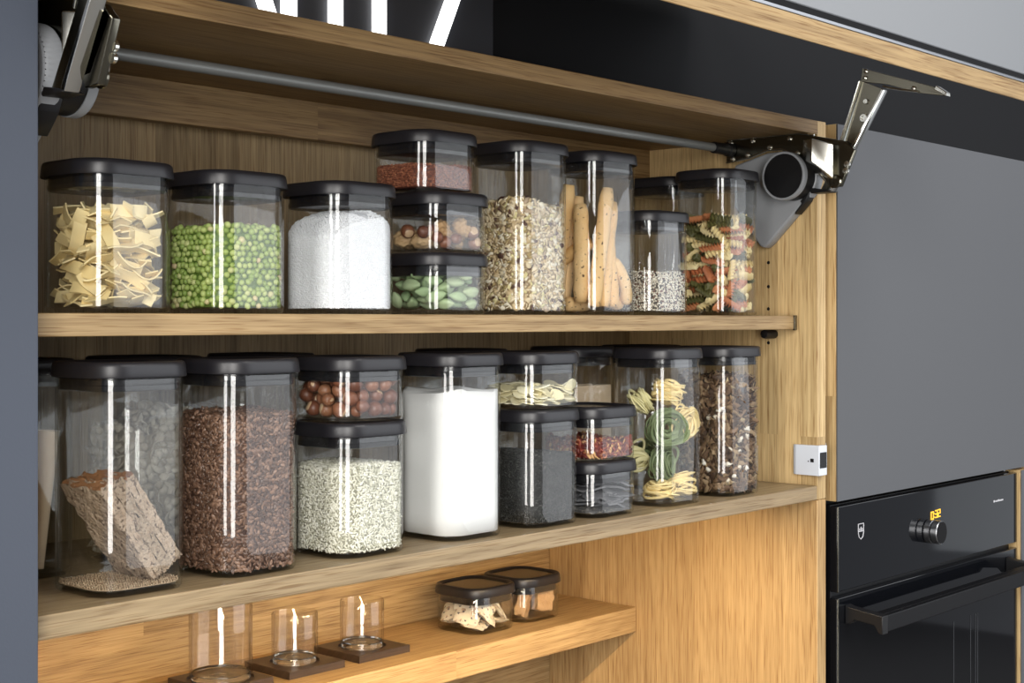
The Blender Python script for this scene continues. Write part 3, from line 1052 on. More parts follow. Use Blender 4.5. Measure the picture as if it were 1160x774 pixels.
def hazel(r):
    prof = [(0.0004, -0.88), (0.5, -0.84), (0.82, -0.62), (0.98, -0.25), (1.0, 0.05), (0.93, 0.40), (0.72, 0.74), (0.40, 0.97), (0.12, 1.10), (0.0004, 1.14)]
    return MB().lathe([(a * r, b * r) for a, b in prof], 'Z', 18)


def walnut(r, seed):
    g = np.random.default_rng(seed)
    v, f = ico(4)
    u = v / np.linalg.norm(v, axis=1)[:, None]
    d = 1 + 0.13 * np.sin(7 * u[:, 0] + 3 * np.sin(5 * u[:, 1] + seed)) * np.cos(6 * u[:, 2] + 2 * np.sin(6 * u[:, 0])) + 0.07 * np.sin(15 * u[:, 1] + 4 * u[:, 0]) * np.cos(13 * u[:, 2] + seed)
    d -= 0.30 * np.exp(-(u[:, 1] / 0.16) ** 2)
    w = u * d[:, None] * np.array((1.15, 0.95, 0.62)) * r
    return MB().add(w, f)


HZ = [hazel(0.0066).mesh('hazelnut', M_hazel, angle=180), hazel(0.0073).mesh('hazelnut', M_hazel, angle=180), hazel(0.0060).mesh('hazelnut', M_hazel, angle=180)]
HZS = [([(0, 0, 0)], 0.0067), ([(0, 0, 0)], 0.0074), ([(0, 0, 0)], 0.0061)]
WN = [walnut(0.0118, i).mesh('walnut_kernel', M_walnut, angle=180) for i in range(3)]
WNS = [([(-0.0055, 0, 0), (0.0055, 0, 0), (0, -0.004, 0), (0, 0.004, 0)], 0.0072)] * 3
pk = droppack(40, HZS + WNS, 0.026, 17, K=30)
for k, M in pk:
    o = link('hazelnut' if k < 3 else 'walnut_kernel', (HZ + WN)[k])
    o.matrix_world = Matrix.Translation(J2) @ M
    if k < 3:
        tag(o, 'red brown hazelnut among walnuts in the stacked low jar', 'nut', 'hazelnuts among the walnuts')
    else:
        tag(o, 'wrinkled tan walnut kernel in the stacked low jar', 'nut', 'walnut kernels in the low jar')
for (x, y, z, k, rz) in ((-0.010, -0.022, 0.0245, 0, 0.4), (0.013, -0.024, 0.0275, 1, 1.3)):
    o = link('walnut_kernel', WN[k])
    o.location = (J2[0] + x, J2[1] + y, J2[2] + z)
    o.rotation_euler = (1.1, 0.3, rz)
    tag(o, 'wrinkled tan walnut kernel in the stacked low jar', 'nut', 'walnut kernels in the low jar')

J3 = (1.0500, YU + 0.004, Z + 2 * HS - 0.0024)
jar('low glass jar of red brown lentils on top of the stack of three', *J3, HS)
M_lentil = islands('red_brown_lentil', [(0, (0.13, 0.035, 0.018)), (0.6, (0.24, 0.075, 0.036)), (1, (0.36, 0.14, 0.07))], 0.5)
fill('red_lentils', 'tiny red brown lentils in the topmost jar of the stack', 'lentils', J3, lambda u, v: 0.0285 + 0.001 * math.sin(4 * u), [ico(1, (0.0014, 0.0014, 0.0009))], 0.0023, M_lentil, plain('lentil_core', (0.09, 0.025, 0.014)), 8, inset=0.0011)

# 5 muesli
J = (1.1940, YU, Z)
jar('tall square glass jar of mixed muesli flakes on the middle shelf', *J, HT)
M_muesli = islands('muesli_flake', [(0, (0.74, 0.62, 0.42)), (0.30, (0.60, 0.46, 0.27)), (0.5, (0.82, 0.75, 0.60)), (0.68, (0.42, 0.32, 0.15)), (0.78, (0.70, 0.62, 0.33)), (0.86, (0.10, 0.05, 0.035)), (0.93, (0.52, 0.40, 0.28))], 0.65, 'CONSTANT')
flakes = [disc(0.0040, 0.0034, 0.0007, 0.0010, 8, 1, 0.12), disc(0.0033, 0.0024, 0.0006, 0.0006, 7, 2, 0.15), disc(0.0026, 0.0026, 0.0008, -0.0006, 7, 3, 0.12), disc(0.0022, 0.0044, 0.0010, 0.0004, 8, 4, 0.15), ico(1, (0.0020, 0.0014, 0.0013))]
fill('muesli', 'mixed cream and brown muesli flakes in a tall jar', 'muesli', J, lambda u, v: 0.1220 + 0.003 * math.sin(3 * u + 2 * v) - 0.004 * u, flakes, 0.0043, M_muesli, plain('muesli_core', (0.30, 0.22, 0.12)), 9, flat=0.55, inset=0.0020, zpitch=0.0033)
for k, (x, y) in enumerate(((-0.030, -0.020), (-0.022, -0.030), (-0.034, -0.005))):
    v, f = ico(2, (0.0048, 0.0034, 0.0030))
    v = v * (1 + 0.18 * np.sin(v[:, :1] * 1400 + k))
    o = part('raisin', MB().add(v, f), perobj('raisin_skin', [(0, (0.035, 0.014, 0.010)), (1, (0.06, 0.02, 0.015))], 0.4) if k == 0 else bpy.data.materials['raisin_skin'], None, (J[0] + x, J[1] + y, J[2] + 0.1265), (0.3, 0.2 * k, k), angle=180)
    tag(o, 'dark wrinkled raisin lying on top of the muesli', 'raisin', 'raisins on the muesli')

# 6 bread sticks
J = (1.3200, YU, Z)
jar('tall square glass jar of seeded bread sticks on the middle shelf', *J, HT)
M_stick = perobj('bread_stick_crust', [(0, (0.72, 0.47, 0.20)), (0.5, (0.80, 0.58, 0.30)), (1, (0.86, 0.66, 0.40))], 0.65, speck=(260, 0.68, (0.10, 0.05, 0.02)), bump=(160, 0.4, 0.0015), mottle=(35, (0.90, 0.72, 0.50)))
for i, (x0, y0, z0, x1, y1, z1, r) in enumerate((
        (-0.0300, -0.0290, 0.010, -0.0060, -0.0300, 0.147, 0.0068), (-0.0140, -0.0300, 0.010, 0.0060, -0.0270, 0.132, 0.0066), (0.0030, -0.0310, 0.010, -0.0020, -0.0250, 0.100, 0.0064),
        (0.0300, -0.0295, 0.014, 0.0040, -0.0300, 0.064, 0.0058), (0.0330, -0.0180, 0.013, -0.0200, -0.0160, 0.018, 0.0070), (-0.0330, -0.0120, 0.015, -0.0310, -0.0100, 0.128, 0.0072),
        (-0.0325, 0.0280, 0.014, -0.0300, 0.0080, 0.152, 0.0070), (-0.0310, 0.0310, 0.060, -0.0200, -0.0170, 0.085, 0.0066), (-0.0300, 0.0300, 0.014, -0.0170, 0.0200, 0.115, 0.0068),
        (-0.0140, 0.0300, 0.014, -0.0100, 0.0100, 0.140, 0.0066), (-0.0320, 0.0120, 0.013, 0.0000, 0.0050, 0.014, 0.0070))):
    p0, p1 = np.array((x0, y0, z0)), np.array((x1, y1, z1))
    g = np.random.default_rng(i)
    n = 14
    bow = g.normal(size=3) * 0.0016
    pts = [p0 + (p1 - p0) * k / n + bow * math.sin(PI * k / n) for k in range(n + 1)]
    rad = [r * (0.72 if k in (0, n) else 0.96 if k in (1, n - 1) else 1.0 + 0.05 * math.sin(k * 1.7 + i)) for k in range(n + 1)]
    rad = [q * 1.26 for q in rad]
    c = (p0 + p1) / 2
    o = part('bread_stick', MB().tube([tuple(q - c) for q in pts], rad, 14), M_stick, None, (J[0] + c[0], J[1] + c[1], J[2] + c[2]), angle=180)
    tag(o, 'golden seeded bread stick standing or lying in the tall jar', 'bread stick', 'bread sticks in the tall jar')

# 7 quinoa
J = (1.4260, YU, Z)
jar('square glass jar of black and white quinoa on the middle shelf', *J, HM)
M_quinoa = islands('quinoa_grain', [(0, (0.72, 0.65, 0.52)), (0.50, (0.82, 0.78, 0.68)), (0.74, (0.030, 0.022, 0.020)), (0.90, (0.16, 0.06, 0.04))], 0.6, 'CONSTANT')
fill('quinoa', 'black and white quinoa grains in the jar before the fusilli', 'quinoa', J, lambda u, v: 0.0520 + 0.001 * math.sin(5 * u), [ico(1, (0.0013, 0.0013, 0.0009))], 0.00235, M_quinoa, plain('quinoa_core', (0.22, 0.19, 0.15)), 10, inset=0.0010)

# 8 fusilli
J = (1.5840, YU, Z)
jar('tall square glass jar of three coloured fusilli on the middle shelf', *J, HT)


def fusilli(L, r, turns, seed):
    mb = MB()
    rings = []
    n = 44
    for i in range(n + 1):
        s = i / n
        a0 = turns * 2 * PI * s
        ring = []
        for k in range(18):
            a = 2 * PI * k / 18
            lob = (0.5 + 0.5 * math.cos(3 * a)) ** 1.8
            rad = r * (0.30 + 0.72 * lob)
            ring.append(((s - 0.5) * L, rad * math.cos(a + a0), rad * math.sin(a + a0)))
        rings.append(ring)
    return mb.loft(rings)


cols = {'cream': ((0.76, 0.60, 0.28), (0.84, 0.70, 0.38)), 'orange': ((0.46, 0.145, 0.055), (0.58, 0.24, 0.10)), 'dark green': ((0.075, 0.075, 0.022), (0.13, 0.12, 0.035))}
mesh, shapes, labs, grps = [], [], [], []
for ci, (cn, (a, b)) in enumerate(cols.items()):
    m = perobj('fusilli_' + cn.replace(' ', '_'), [(0, a), (1, b)], 0.55)
    for L, tn in ((0.033, 2.3), (0.027, 1.9)):
        mesh.append(fusilli(L, 0.0054, tn, 0).mesh('fusilli', m, angle=60))
        shapes.append(chain(L, 6, 0.0040))
        labs.append(cn + ' spiral fusilli piece in the tall jar below the lift fitting')
        grps.append(cn + ' fusilli in the tall jar')
    if cn == 'cream':
        for _ in range(1):
            mesh.append(mesh[-2]); shapes.append(shapes[-2]); labs.append(labs[-2]); grps.append(grps[-2])
pk = droppack(260, shapes, 0.130, 21, K=34, tilt=0.55)
pieces_in(J, pk, mesh, 'fusilli', labs, 'pasta', grps)

# jar behind
jar('tall glass jar with black lid half hidden behind the quinoa jar', 1.625, YU2, Z, HT)

# ---- lower shelf ------------------------------------------------------------------------------------------------
Z = ZB1
# A crispbread
J = (0.6690, YL, Z)
jar('tall square glass jar holding leaning slabs of crispbread', *J, HT)
M_crisp = perobj('crispbread', [(0, (0.44, 0.36, 0.27)), (1, (0.54, 0.44, 0.34))], 0.85, speck=(300, 0.61, (0.16, 0.11, 0.075)), bump=(260, 1.0, 0.004), mottle=(150, (0.50, 0.40, 0.32)))
M_crust = perobj('crispbread_crust', [(0, (0.33, 0.155, 0.065)), (1, (0.38, 0.19, 0.085))], 0.75, bump=(240, 0.8, 0.002), mottle=(120, (0.55, 0.42, 0.35)))


def slab(L, Wd, t, seed):
    g = np.random.default_rng(seed)
    bm = bmesh.new()
    bmesh.ops.create_cube(bm, size=1.0)
    for v in bm.verts:
        v.co = Vector((v.co.x * t, v.co.y * Wd, v.co.z * L))
    bmesh.ops.subdivide_edges(bm, edges=bm.edges[:], cuts=11, use_grid_fill=True)
    for v in bm.verts:
        x, y, z = v.co
        k = math.sin(190 * y + seed) * math.sin(150 * z + 2 * seed) + 0.6 * math.sin(420 * z + 260 * y)
        v.co.x += 0.0013 * k * (1 if x > 0 else -1)
        if abs(abs(y) - Wd / 2) < 1e-6:
            v.co.y += 0.0009 * math.sin(500 * z + seed) + 0.0005 * g.normal()
        if abs(abs(z) - L / 2) < 1e-6:
            v.co.z += 0.0007 * g.normal()
    mb = MB()
    bm.normal_update()
    bm.verts.index_update()
    vs = [tuple(v.co) for v in bm.verts]
    for f in bm.faces:
        pass
    top = [tuple(v.index for v in f.verts) for f in bm.faces if f.normal.z > 0.7]
    rest = [tuple(v.index for v in f.verts) for f in bm.faces if f.normal.z <= 0.7]
    mb.v = vs
    mb.f = rest + top
    mb.mi = [0] * len(rest) + [1] * len(top)
    bm.free()
    return mb


for i, (off, L) in enumerate(((0.0, 0.094), (0.0137, 0.092), (0.0272, 0.086))):
    ang = -math.radians(33)
    c = Vector((-0.0085 + off * math.cos(ang), -0.002, 0.0500 - off * math.sin(ang) * 0.55))
    o = part('crispbread_slab', slab(L, 0.058 - 0.003 * i, 0.0108, i), [M_crisp, M_crust], None, (J[0] + c.x, J[1] + c.y, J[2] + c.z), (0, ang, 0), angle=60)
    tag(o, ('rough grey brown crispbread slab, underside one of the leaning three', 'rough grey brown crispbread slab between two others in the jar', 'rough grey brown crispbread slab, uppermost of the leaning three')[i], 'crispbread', 'crispbread slabs in the tall jar')
M_crumb = islands('crumb', [(0, (0.30, 0.20, 0.12)), (1, (0.55, 0.42, 0.28))], 0.8)
fill('bread_crumbs', 'thin layer of crumbs on the floor of the crispbread jar', 'crumbs', J, lambda u, v: FLOOR + 0.0016, [ico(1, (0.0009, 0.0007, 0.0006))], 0.0022, M_crumb, plain('crumb_core', (0.34, 0.25, 0.16)), 31, inset=0.0010, top_only=True)

# B linseed
J = (0.7905, YL, Z)
jar('tall square glass jar of brown linseed beside the crispbread jar', *J, HT)
M_flax = islands('linseed', [(0, (0.070, 0.036, 0.023)), (0.6, (0.14, 0.075, 0.048)), (1, (0.25, 0.145, 0.095))], 0.32)
fill('linseed', 'glossy brown linseed filling a tall jar on the lower shelf', 'seeds', J, lambda u, v: 0.1400 + 0.0015 * math.sin(3 * v), [ico(2, (0.0033, 0.0018, 0.0010))], 0.0036, M_flax, plain('linseed_core', (0.05, 0.022, 0.014)), 12, flat=0.45, inset=0.0013, zpitch=0.0030)

# C oats below hazelnuts
J = (0.9225, YL, Z)
jar('square glass jar of pale husked grains under the hazelnut jar', *J, HM)
M_oat = islands('pale_grain', [(0, (0.40, 0.39, 0.29)), (0.30, (0.66, 0.64, 0.52)), (0.8, (0.80, 0.78, 0.67)), (1, (0.88, 0.86, 0.77))], 0.6)
fill('husked_grain', 'pale grey green husked grains below the hazelnuts', 'grains', J, lambda u, v: 0.0850 + 0.0015 * math.cos(3 * u), [ico(1, (0.0028, 0.0011, 0.0010))], 0.0026, M_oat, plain('grain_core', (0.26, 0.25, 0.19)), 13, flat=0.5, inset=0.0011, zpitch=0.0022)
J2 = (0.9225, YL, Z + HM - 0.0012)
jar('low glass jar of hazelnuts stacked on the pale grain jar', *J2, HS)
HB = [hazel(0.0064).mesh('hazelnut', M_hazel, angle=180), hazel(0.0070).mesh('hazelnut', M_hazel, angle=180), hazel(0.0075).mesh('hazelnut', M_hazel, angle=180)]
pk = droppack(130, [([(0, 0, 0)], 0.0062), ([(0, 0, 0)], 0.0068), ([(0, 0, 0)], 0.0073)], 0.0415, 23, K=40)
pieces_in(J2, pk, HB, 'hazelnut', 'brown hazelnut in the low jar on the pale grain jar', 'nut', 'hazelnuts in the low jar')

# D flour
J = (1.0610, YL, Z)
jar('tall square glass jar of white flour on the lower shelf', *J, HT)
t = NT('flour')
t.bsdf((0.80, 0.80, 0.79), 0.9, 0.0, t.bump(t.noise(t.objco(), 200, 4.0, 0.6), 0.12, 0.0006))
M_flour = t.m
fill('flour', 'smooth white flour nearly filling a tall jar', 'flour', J, lambda u, v: 0.1500 + 0.003 * math.sin(4 * u + 1) * math.cos(3 * v) + 0.0012 * math.sin(13 * u + 9 * v) - 0.003 * u * u, [], 0.0050, M_flour, M_flour, 14, inset=0.0004, top_only=True)

# E black seeds below almond flakes
J = (1.1845, YL, Z)
jar('square glass jar of fine black seeds under the almond flakes', *J, HM)
M_chia = islands('black_seed', [(0, (0.010, 0.010, 0.010)), (0.7, (0.032, 0.032, 0.030)), (1, (0.10, 0.10, 0.09))], 0.5)
fill('black_seeds', 'fine black seeds in the jar below the almond flakes', 'seeds', J, lambda u, v: 0.0790 - 0.004 * u + 0.001 * math.sin(6 * v), [ico(1, (0.0021, 0.0007, 0.0006))], 0.0024, M_chia, plain('seed_core', (0.012, 0.012, 0.011)), 15, flat=0.5, inset=0.0009, zpitch=0.0019)
J2 = (1.1845, YL, Z + HM - 0.0012)
jar('low glass jar of pale almond flakes on the black seed jar', *J2, HS)
M_alm = perobj('almond_flake', [(0, (0.70, 0.62, 0.36)), (0.5, (0.80, 0.73, 0.48)), (1, (0.86, 0.81, 0.60))], 0.6)
mesh, shapes = [], []
for i, (w, l) in enumerate(((0.0070, 0.0098), (0.0062, 0.0088), (0.0074, 0.0104))):
    v, f = disc(w, l, 0.0011, 0.0009 * (i - 1), 14, i, 0.04)
    mesh.append(MB().add(v, f).mesh('almond_flake', M_alm, angle=50))
    shapes.append(([(0, 0, 0), (w * 0.6, 0, 0), (-w * 0.6, 0, 0), (0, l * 0.65, 0), (0, -l * 0.65, 0)], 0.0016))
pk = droppack(190, shapes, 0.0400, 25, K=26, tilt=0.55)
pieces_in(J2, pk, mesh, 'almond_flake', 'pale cream almond flake in the low jar on the black seed jar', 'almond flake', 'almond flakes in the low jar')

# F dark sheets below chilli
J = (1.2880, YL, Z)
jar('low glass jar of dark grey leaf shards under the chilli jar', *J, HS)
M_shard = perobj('dark_shard', [(0, (0.070, 0.070, 0.076)), (1, (0.150, 0.150, 0.160))], 0.6, bump=(320, 0.7, 0.0015))


def shard(w, l, t, seed):
    g = np.random.default_rng(seed)
    n = 16
    a = np.sort(g.uniform(0, 2 * PI, n))
    rad = 1 + g.normal(size=n) * 0.12
    mb = MB()
    P = [(w * k * math.copysign(abs(math.cos(q)) ** 0.6, math.cos(q)), l * k * math.copysign(abs(math.sin(q)) ** 0.6, math.sin(q))) for q, k in zip(a, rad)]
    wav = lambda x, y: 0.0012 * math.sin(220 * x + seed) + 0.001 * math.sin(260 * y)
    rings = []
    for dz in (-t / 2, t / 2):
        rings.append([(x, y, wav(x, y) + dz) for x, y in P])
    return mb.loft(rings)


mesh = [shard(0.021, 0.015, 0.0022, i).mesh('dark_shard', M_shard, angle=40) for i in range(4)]
shapes = [([(x, y, 0) for x in (-0.017, -0.0085, 0, 0.0085, 0.017) for y in (-0.011, 0, 0.011)], 0.0015)] * 4
pk = droppack(34, shapes, 0.041, 27, K=60, tilt=0.30)
pieces_in(J, pk, mesh, 'dark_shard', 'dark grey jagged leaf shard in the low jar under the chilli', 'shard', 'dark shards in the low jar')
M_dust = islands('dark_crumb', [(0, (0.03, 0.03, 0.033)), (0.8, (0.09, 0.09, 0.09)), (1, (0.24, 0.22, 0.18))], 0.7)
fill('dark_crumbs', 'layer of dark grey crumbs under the leaf shards', 'crumbs', J, lambda u, v: FLOOR + 0.0035, [ico(1, (0.0010, 0.0008, 0.0007))], 0.0020, M_dust, plain('dust_core', (0.04, 0.04, 0.042)), 32, inset=0.0009)
J2 = (1.2880, YL, Z + HS - 0.0012)
jar('low glass jar of red chilli flakes on the dark shard jar', *J2, HS)
M_chil = islands('chilli_flake', [(0, (0.17, 0.030, 0.020)), (0.3, (0.28, 0.055, 0.030)), (0.55, (0.36, 0.125, 0.055)), (0.75, (0.10, 0.016, 0.013)), (0.88, (0.66, 0.38, 0.16))], 0.4, 'CONSTANT')
fill('chilli_flakes', 'red chilli flakes in the upper low jar beside the pasta nests', 'chilli', J2, lambda u, v: 0.0235 + 0.0035 * math.sin(4 * u + 1) * math.cos(3 * v), [disc(0.0036, 0.0024, 0.0006, 0.0012, 7, 1, 0.2), disc(0.0026, 0.0042, 0.0006, -0.0012, 7, 2, 0.2), disc(0.0018, 0.0046, 0.0008, 0.0006, 7, 3, 0.15)], 0.0040, M_chil, plain('chilli_core', (0.12, 0.012, 0.008)), 16, flat=0.8, inset=0.0020, top_flat=1.0)

# G pasta nests
J = (1.4210, YL, Z)
jar('tall square glass jar of green and yellow pasta nests', *J, HT)
M_nest = [plain('egg_tagliatelle', (0.86, 0.69, 0.33), 0.55), plain('spinach_tagliatelle', (0.17, 0.215, 0.10), 0.6), plain('pale_tagliatelle', (0.74, 0.68, 0.37), 0.55)]


def nest(R, H, seed, w=0.0030):
    """a bundle of flat ribbons wound round an upright axis"""
    g = np.random.default_rng(seed)
    mb = MB()
    for s in range(22):
        r0 = R * g.uniform(0.18, 0.94)
        z0 = H * g.uniform(-0.42, 0.42)
        ph = g.uniform(0, 2 * PI)
        tl = g.normal(size=2) * 0.16
        turns = g.uniform(0.9, 1.5)
        e = g.uniform(0.8, 1.0)
        n = 34
        L, Rr = [], []
        tip = g.uniform(0.0, 1.2)
        rings = []
        for i in range(n + 1):
            u = i / n
            a = ph + turns * 2 * PI * u
            rad = r0 * (1 + 0.10 * math.sin(3 * a + s) + 0.12 * (u - 0.5))
            z = z0 + rad * (tl[0] * math.cos(a) + tl[1] * math.sin(a)) * 1.3 + H * 0.08 * math.sin(5 * u + s)
            z = max(-H * 0.5, min(H * 0.5, z))
            p = np.array((rad * math.cos(a), rad * e * math.sin(a), z))
            out = np.array((math.cos(a), math.sin(a), 0))
            up = np.array((0, 0, 1.0))
            wd = up * math.cos(tip + 0.5 * u) + out * math.sin(tip + 0.5 * u)
            nn = up * -math.sin(tip + 0.5 * u) + out * math.cos(tip + 0.5 * u)
            rings.append([tuple(p + wd * w / 2 * c + nn * 0.0006 * d) for c, d in ((-1, -1), (1, -1), (1, 1), (-1, 1))])
        mb.loft(rings)
    return mb


for i, (x, y, z, rx, ry, rz, R, H, m, lab) in enumerate((
        (-0.017, -0.017, 0.0180, 0.15, 0.0, 0.0, 0.021, 0.018, 0, 'yellow pasta nest lying flat at the jar bottom beside the green nests'),
        (0.020, -0.018, 0.0220, 0.0, 0.25, 1.0, 0.020, 0.024, 0, 'yellow pasta nest in the bottom corner nearest the brown bark jar'),
        (-0.010, -0.018, 0.0500, PI / 2, 0.5, 0.2, 0.021, 0.024, 1, 'green pasta nest in the middle, under the large green nest'),
        (-0.016, -0.026, 0.0930, PI / 2 + 0.05, 0.0, -0.6, 0.023, 0.020, 1, 'large green pasta nest showing its round coil'),
        (0.0145, -0.0295, 0.0960, PI / 2 + 0.1, 0.0, 0.06, 0.0215, 0.016, 0, 'yellow pasta nest with round coil turned to the front'),
        (0.008, -0.010, 0.1330, 0.25, 0.2, 0.8, 0.022, 0.024, 0, 'yellow pasta nest on top of all the other nests'),
        (-0.024, 0.006, 0.1230, 0.9, 0.6, 0.3, 0.017, 0.020, 2, 'pale pasta nest peeping out behind the large green nest'),
        (0.016, 0.020, 0.0560, 0.9, 0.2, 1.3, 0.020, 0.024, 1, 'green pasta nest at the back of the jar'),
        (-0.022, 0.018, 0.0560, 0.7, 0.4, 2.3, 0.018, 0.024, 2, 'pale pasta nest low at the back beside the chilli jar'))):
    o = part('pasta_nest', nest(R * 1.10, H * 1.12, 40 + i), M_nest[m], None, (J[0] + x, J[1] + y, J[2] + z), (rx, ry, rz), angle=50)
    tag(o, lab, 'pasta nest', 'pasta nests in the tall jar')

# H brown bark-like pieces with white bits
J = (1.5520, YL, Z)
jar('tall square glass jar of dark brown dried mushrooms beside the oak side', *J, HT)
M_bark = islands('brown_dried_piece', [(0, (0.045, 0.024, 0.014)), (0.35, (0.10, 0.055, 0.030)), (0.7, (0.20, 0.12, 0.065)), (0.92, (0.34, 0.24, 0.14)), (1, (0.42, 0.32, 0.18))], 0.7, bump=(500, 0.4))
fill('dried_mushrooms', 'dark brown curled dried mushroom bits in the end jar', 'mushrooms', J, lambda u, v: 0.1480 + 0.006 * math.sin(3 * u + 1) * math.cos(4 * v), [disc(0.0075, 0.0050, 0.0009, 0.0040, 9, 1, 0.22), disc(0.0050, 0.0080, 0.0009, -0.0030, 9, 2, 0.25), disc(0.0055, 0.0040, 0.0010, 0.0024, 8, 3, 0.25), disc(0.0030, 0.0075, 0.0012, 0.0020, 8, 4, 0.2)], 0.0062, M_bark, plain('bark_core', (0.035, 0.02, 0.012)), 17, flat=0.50, inset=0.0050, zpitch=0.0046)
M_bit = perobj('white_dried_bit', [(0, (0.66, 0.58, 0.46)), (1, (0.86, 0.82, 0.74))], 0.7, bump=(400, 0.3))
g = np.random.default_rng(77)
bits = []
for i in range(3):
    v, f = ico(2, (0.0046, 0.0036, 0.0024))
    v = v * (1 + 0.28 * g.normal(size=(len(v), 1)))
    bits.append(MB().add(v, f).mesh('white_bit', M_bit, angle=180))
per = perimeter(IW / 2 - 0.0036, IR - 0.003, 0.003)
front = [p for p in per if p[3] < -0.3 or p[2] < -0.3]
for i in range(30):
    p = front[g.integers(len(front))]
    z = FLOOR + 0.004 + 0.108 * g.uniform() ** 1.1
    o = link('white_bit', bits[i % 3], None, (J[0] + p[0], J[1] + p[1], J[2] + z), tuple(g.uniform(0, 6, 3)))
    s = g.uniform(0.7, 1.25)
    o.scale = (s, s, s)
    tag(o, 'small white dried bit among the brown mushroom pieces', 'dried bit', 'white bits among the mushrooms')

# second row of the lower shelf
jar('tall glass jar with rolled wafers at the back behind the crispbread jar', 0.640, YL2, Z, HT)
jar('tall glass jar of pale flakes standing behind crispbread and linseed', 0.7750, YL2, Z, HT)
jar('tall glass jar with black lid mostly hidden behind the linseed jar', 0.9130, YL2, Z, HT)
jar('tall glass jar with black lid mostly hidden behind the flour jar', 1.2050, YL2, Z, HT)
jar('tall glass jar of tan wafers seen between almonds and pasta nests', 1.4080, YL2, Z, HT)
jar('tall glass jar with black lid mostly hidden behind the pasta nests', 1.5520, YL2, Z, HT)
M_wafer = perobj('wafer', [(0, (0.66, 0.50, 0.33)), (1, (0.74, 0.58, 0.40))], 0.7, bump=(300, 0.3))
for i, (x, y, tilt) in enumerate(((-0.022, -0.020, 0.10), (-0.006, -0.006, -0.05), (0.014, -0.022, 0.06), (-0.026, 0.010, -0.04))):
    mb = MB()
    rings = []
    for k in range(2):
        rings.append([])
    prof = [(0.0040, 0.0), (0.0090, 0.118), (0.0100, 0.120), (0.0080, 0.118), (0.0030, 0.006)]
    mb.lathe(prof, 'Z', 20, cap=False)
    o = part('wafer_roll', mb, M_wafer, None, (0.640 + x, YL2 + y, Z + 0.006), (tilt * 0.5, tilt, 0), angle=60)
    tag(o, 'pale cream wafer cone standing in the back jar', 'wafer', 'wafer cones in the back jar')
fill('pale_flakes', 'pale cream flakes in the jar behind the crispbread', 'flakes', (0.7750, YL2, Z), lambda u, v: 0.1300 + 0.01 * math.sin(3 * u), [disc(0.0070, 0.0055, 0.0012, 0.003, 8, 5, 0.2), ico(1, (0.0055, 0.0048, 0.004))], 0.0085, islands('pale_flake', [(0, (0.36, 0.31, 0.24)), (1, (0.58, 0.53, 0.45))], 0.7), plain('pale_core', (0.3, 0.26, 0.2)), 51, flat=0.8, inset=0.0045)
for i in range(7):
    o = part('wafer_square', MB().box(-0.034, 0.034, -0.0045, 0.0045, 0.0, 0.134 - 0.003 * (i % 3), 0.0012), M_wafer, None, (1.4080, YL2 - 0.031 + 0.0102 * i, Z + 0.0062), (0, 0, 0))
    tag(o, 'tan wafer slab standing in the back jar beside the pasta nests', 'wafer', 'tan wafers in the back jar')

# ---- niche shelf ------------------------------------------------------------------------------------------------
Z = ZN1
J = (1.4400, 1.3660, Z)
jar('low glass jar of cream wrapped squares on the niche shelf', *J, HS, 'small jars on the niche shelf')
t = NT('printed_wrapper')
oc = t.objco()
c = t.mix(t.ramp(t.noise(oc, 130, 2.0), [(0.60, (0, 0, 0)), (0.66, (1, 1, 1))]), (0.80, 0.72, 0.58), (0.52, 0.34, 0.22))
c = t.mix(t.ramp(t.noise(oc, 210, 1.0), [(0.66, (0, 0, 0)), (0.69, (1, 1, 1))]), c, (0.10, 0.09, 0.10))
t.bsdf(c, 0.35, 0.0, t.bump(t.noise(oc, 150, 3.0), 0.4, 0.002))
M_wrap = t.m


def sachet(s, h, seed):
    mb = MB()
    n = 14
    V, F = [], []
    for sgn in (1, -1):
        b = len(V)
        for i in range(n + 1):
            for j in range(n + 1):
                u, v = i / n * 2 - 1, j / n * 2 - 1
                d = max(0.0, (1 - u ** 4) * (1 - v ** 4)) ** 0.7
                z = sgn * (h * d + 0.00025) + 0.0008 * math.sin(7 * u + seed) * math.sin(5 * v)
                V.append((u * s * (1 - 0.04 * v * v), v * s * (1 - 0.04 * u * u), z))
        for i in range(n):
            for j in range(n):
                q = (b + i * (n + 1) + j, b + (i + 1) * (n + 1) + j, b + (i + 1) * (n + 1) + j + 1, b + i * (n + 1) + j + 1)
                F.append(q if sgn > 0 else q[::-1])
    mb.add(V, F)
    return mb


mesh = [sachet(0.0175, 0.0030, i).mesh('wrapped_square', M_wrap, angle=180) for i in range(3)]
for i, (x, y, z, rx, ry, rz) in enumerate(((-0.018, -0.018, 0.0100, 0.15, -0.10, 0.4), (0.019, -0.017, 0.0105, 0.10, 0.15, 1.1), (-0.016, 0.018, 0.0105, -0.10, 0.1, 0.2), (0.018, 0.019, 0.0100, 0.05, -0.12, 0.9),
                                            (-0.024, -0.010, 0.0235, 0.35, -0.75, 0.25), (-0.006, -0.026, 0.0225, 0.80, -0.20, 0.75), (0.021, -0.024, 0.0260, 1.00, 0.25, 0.80), (0.004, -0.006, 0.0220, 0.45, 0.30, 0.2),
                                            (-0.010, 0.008, 0.0290, 0.60, -0.45, 0.6), (0.022, 0.002, 0.0290, 0.70, 0.35, 1.2), (-0.004, -0.021, 0.0350, 0.85, -0.30, 0.35), (0.010, 0.022, 0.0270, 0.5, 0.2, 0.1), (-0.022, 0.020, 0.0250, -0.3, -0.6, 0.5))):
    o = link('wrapped_square', mesh[i % 3], None, (J[0] + x, J[1] + y, J[2] + z), (rx, ry, rz))
    tag(o, 'cream paper wrapped square in the low jar on the niche shelf', 'sweet', 'wrapped squares in the low jar')

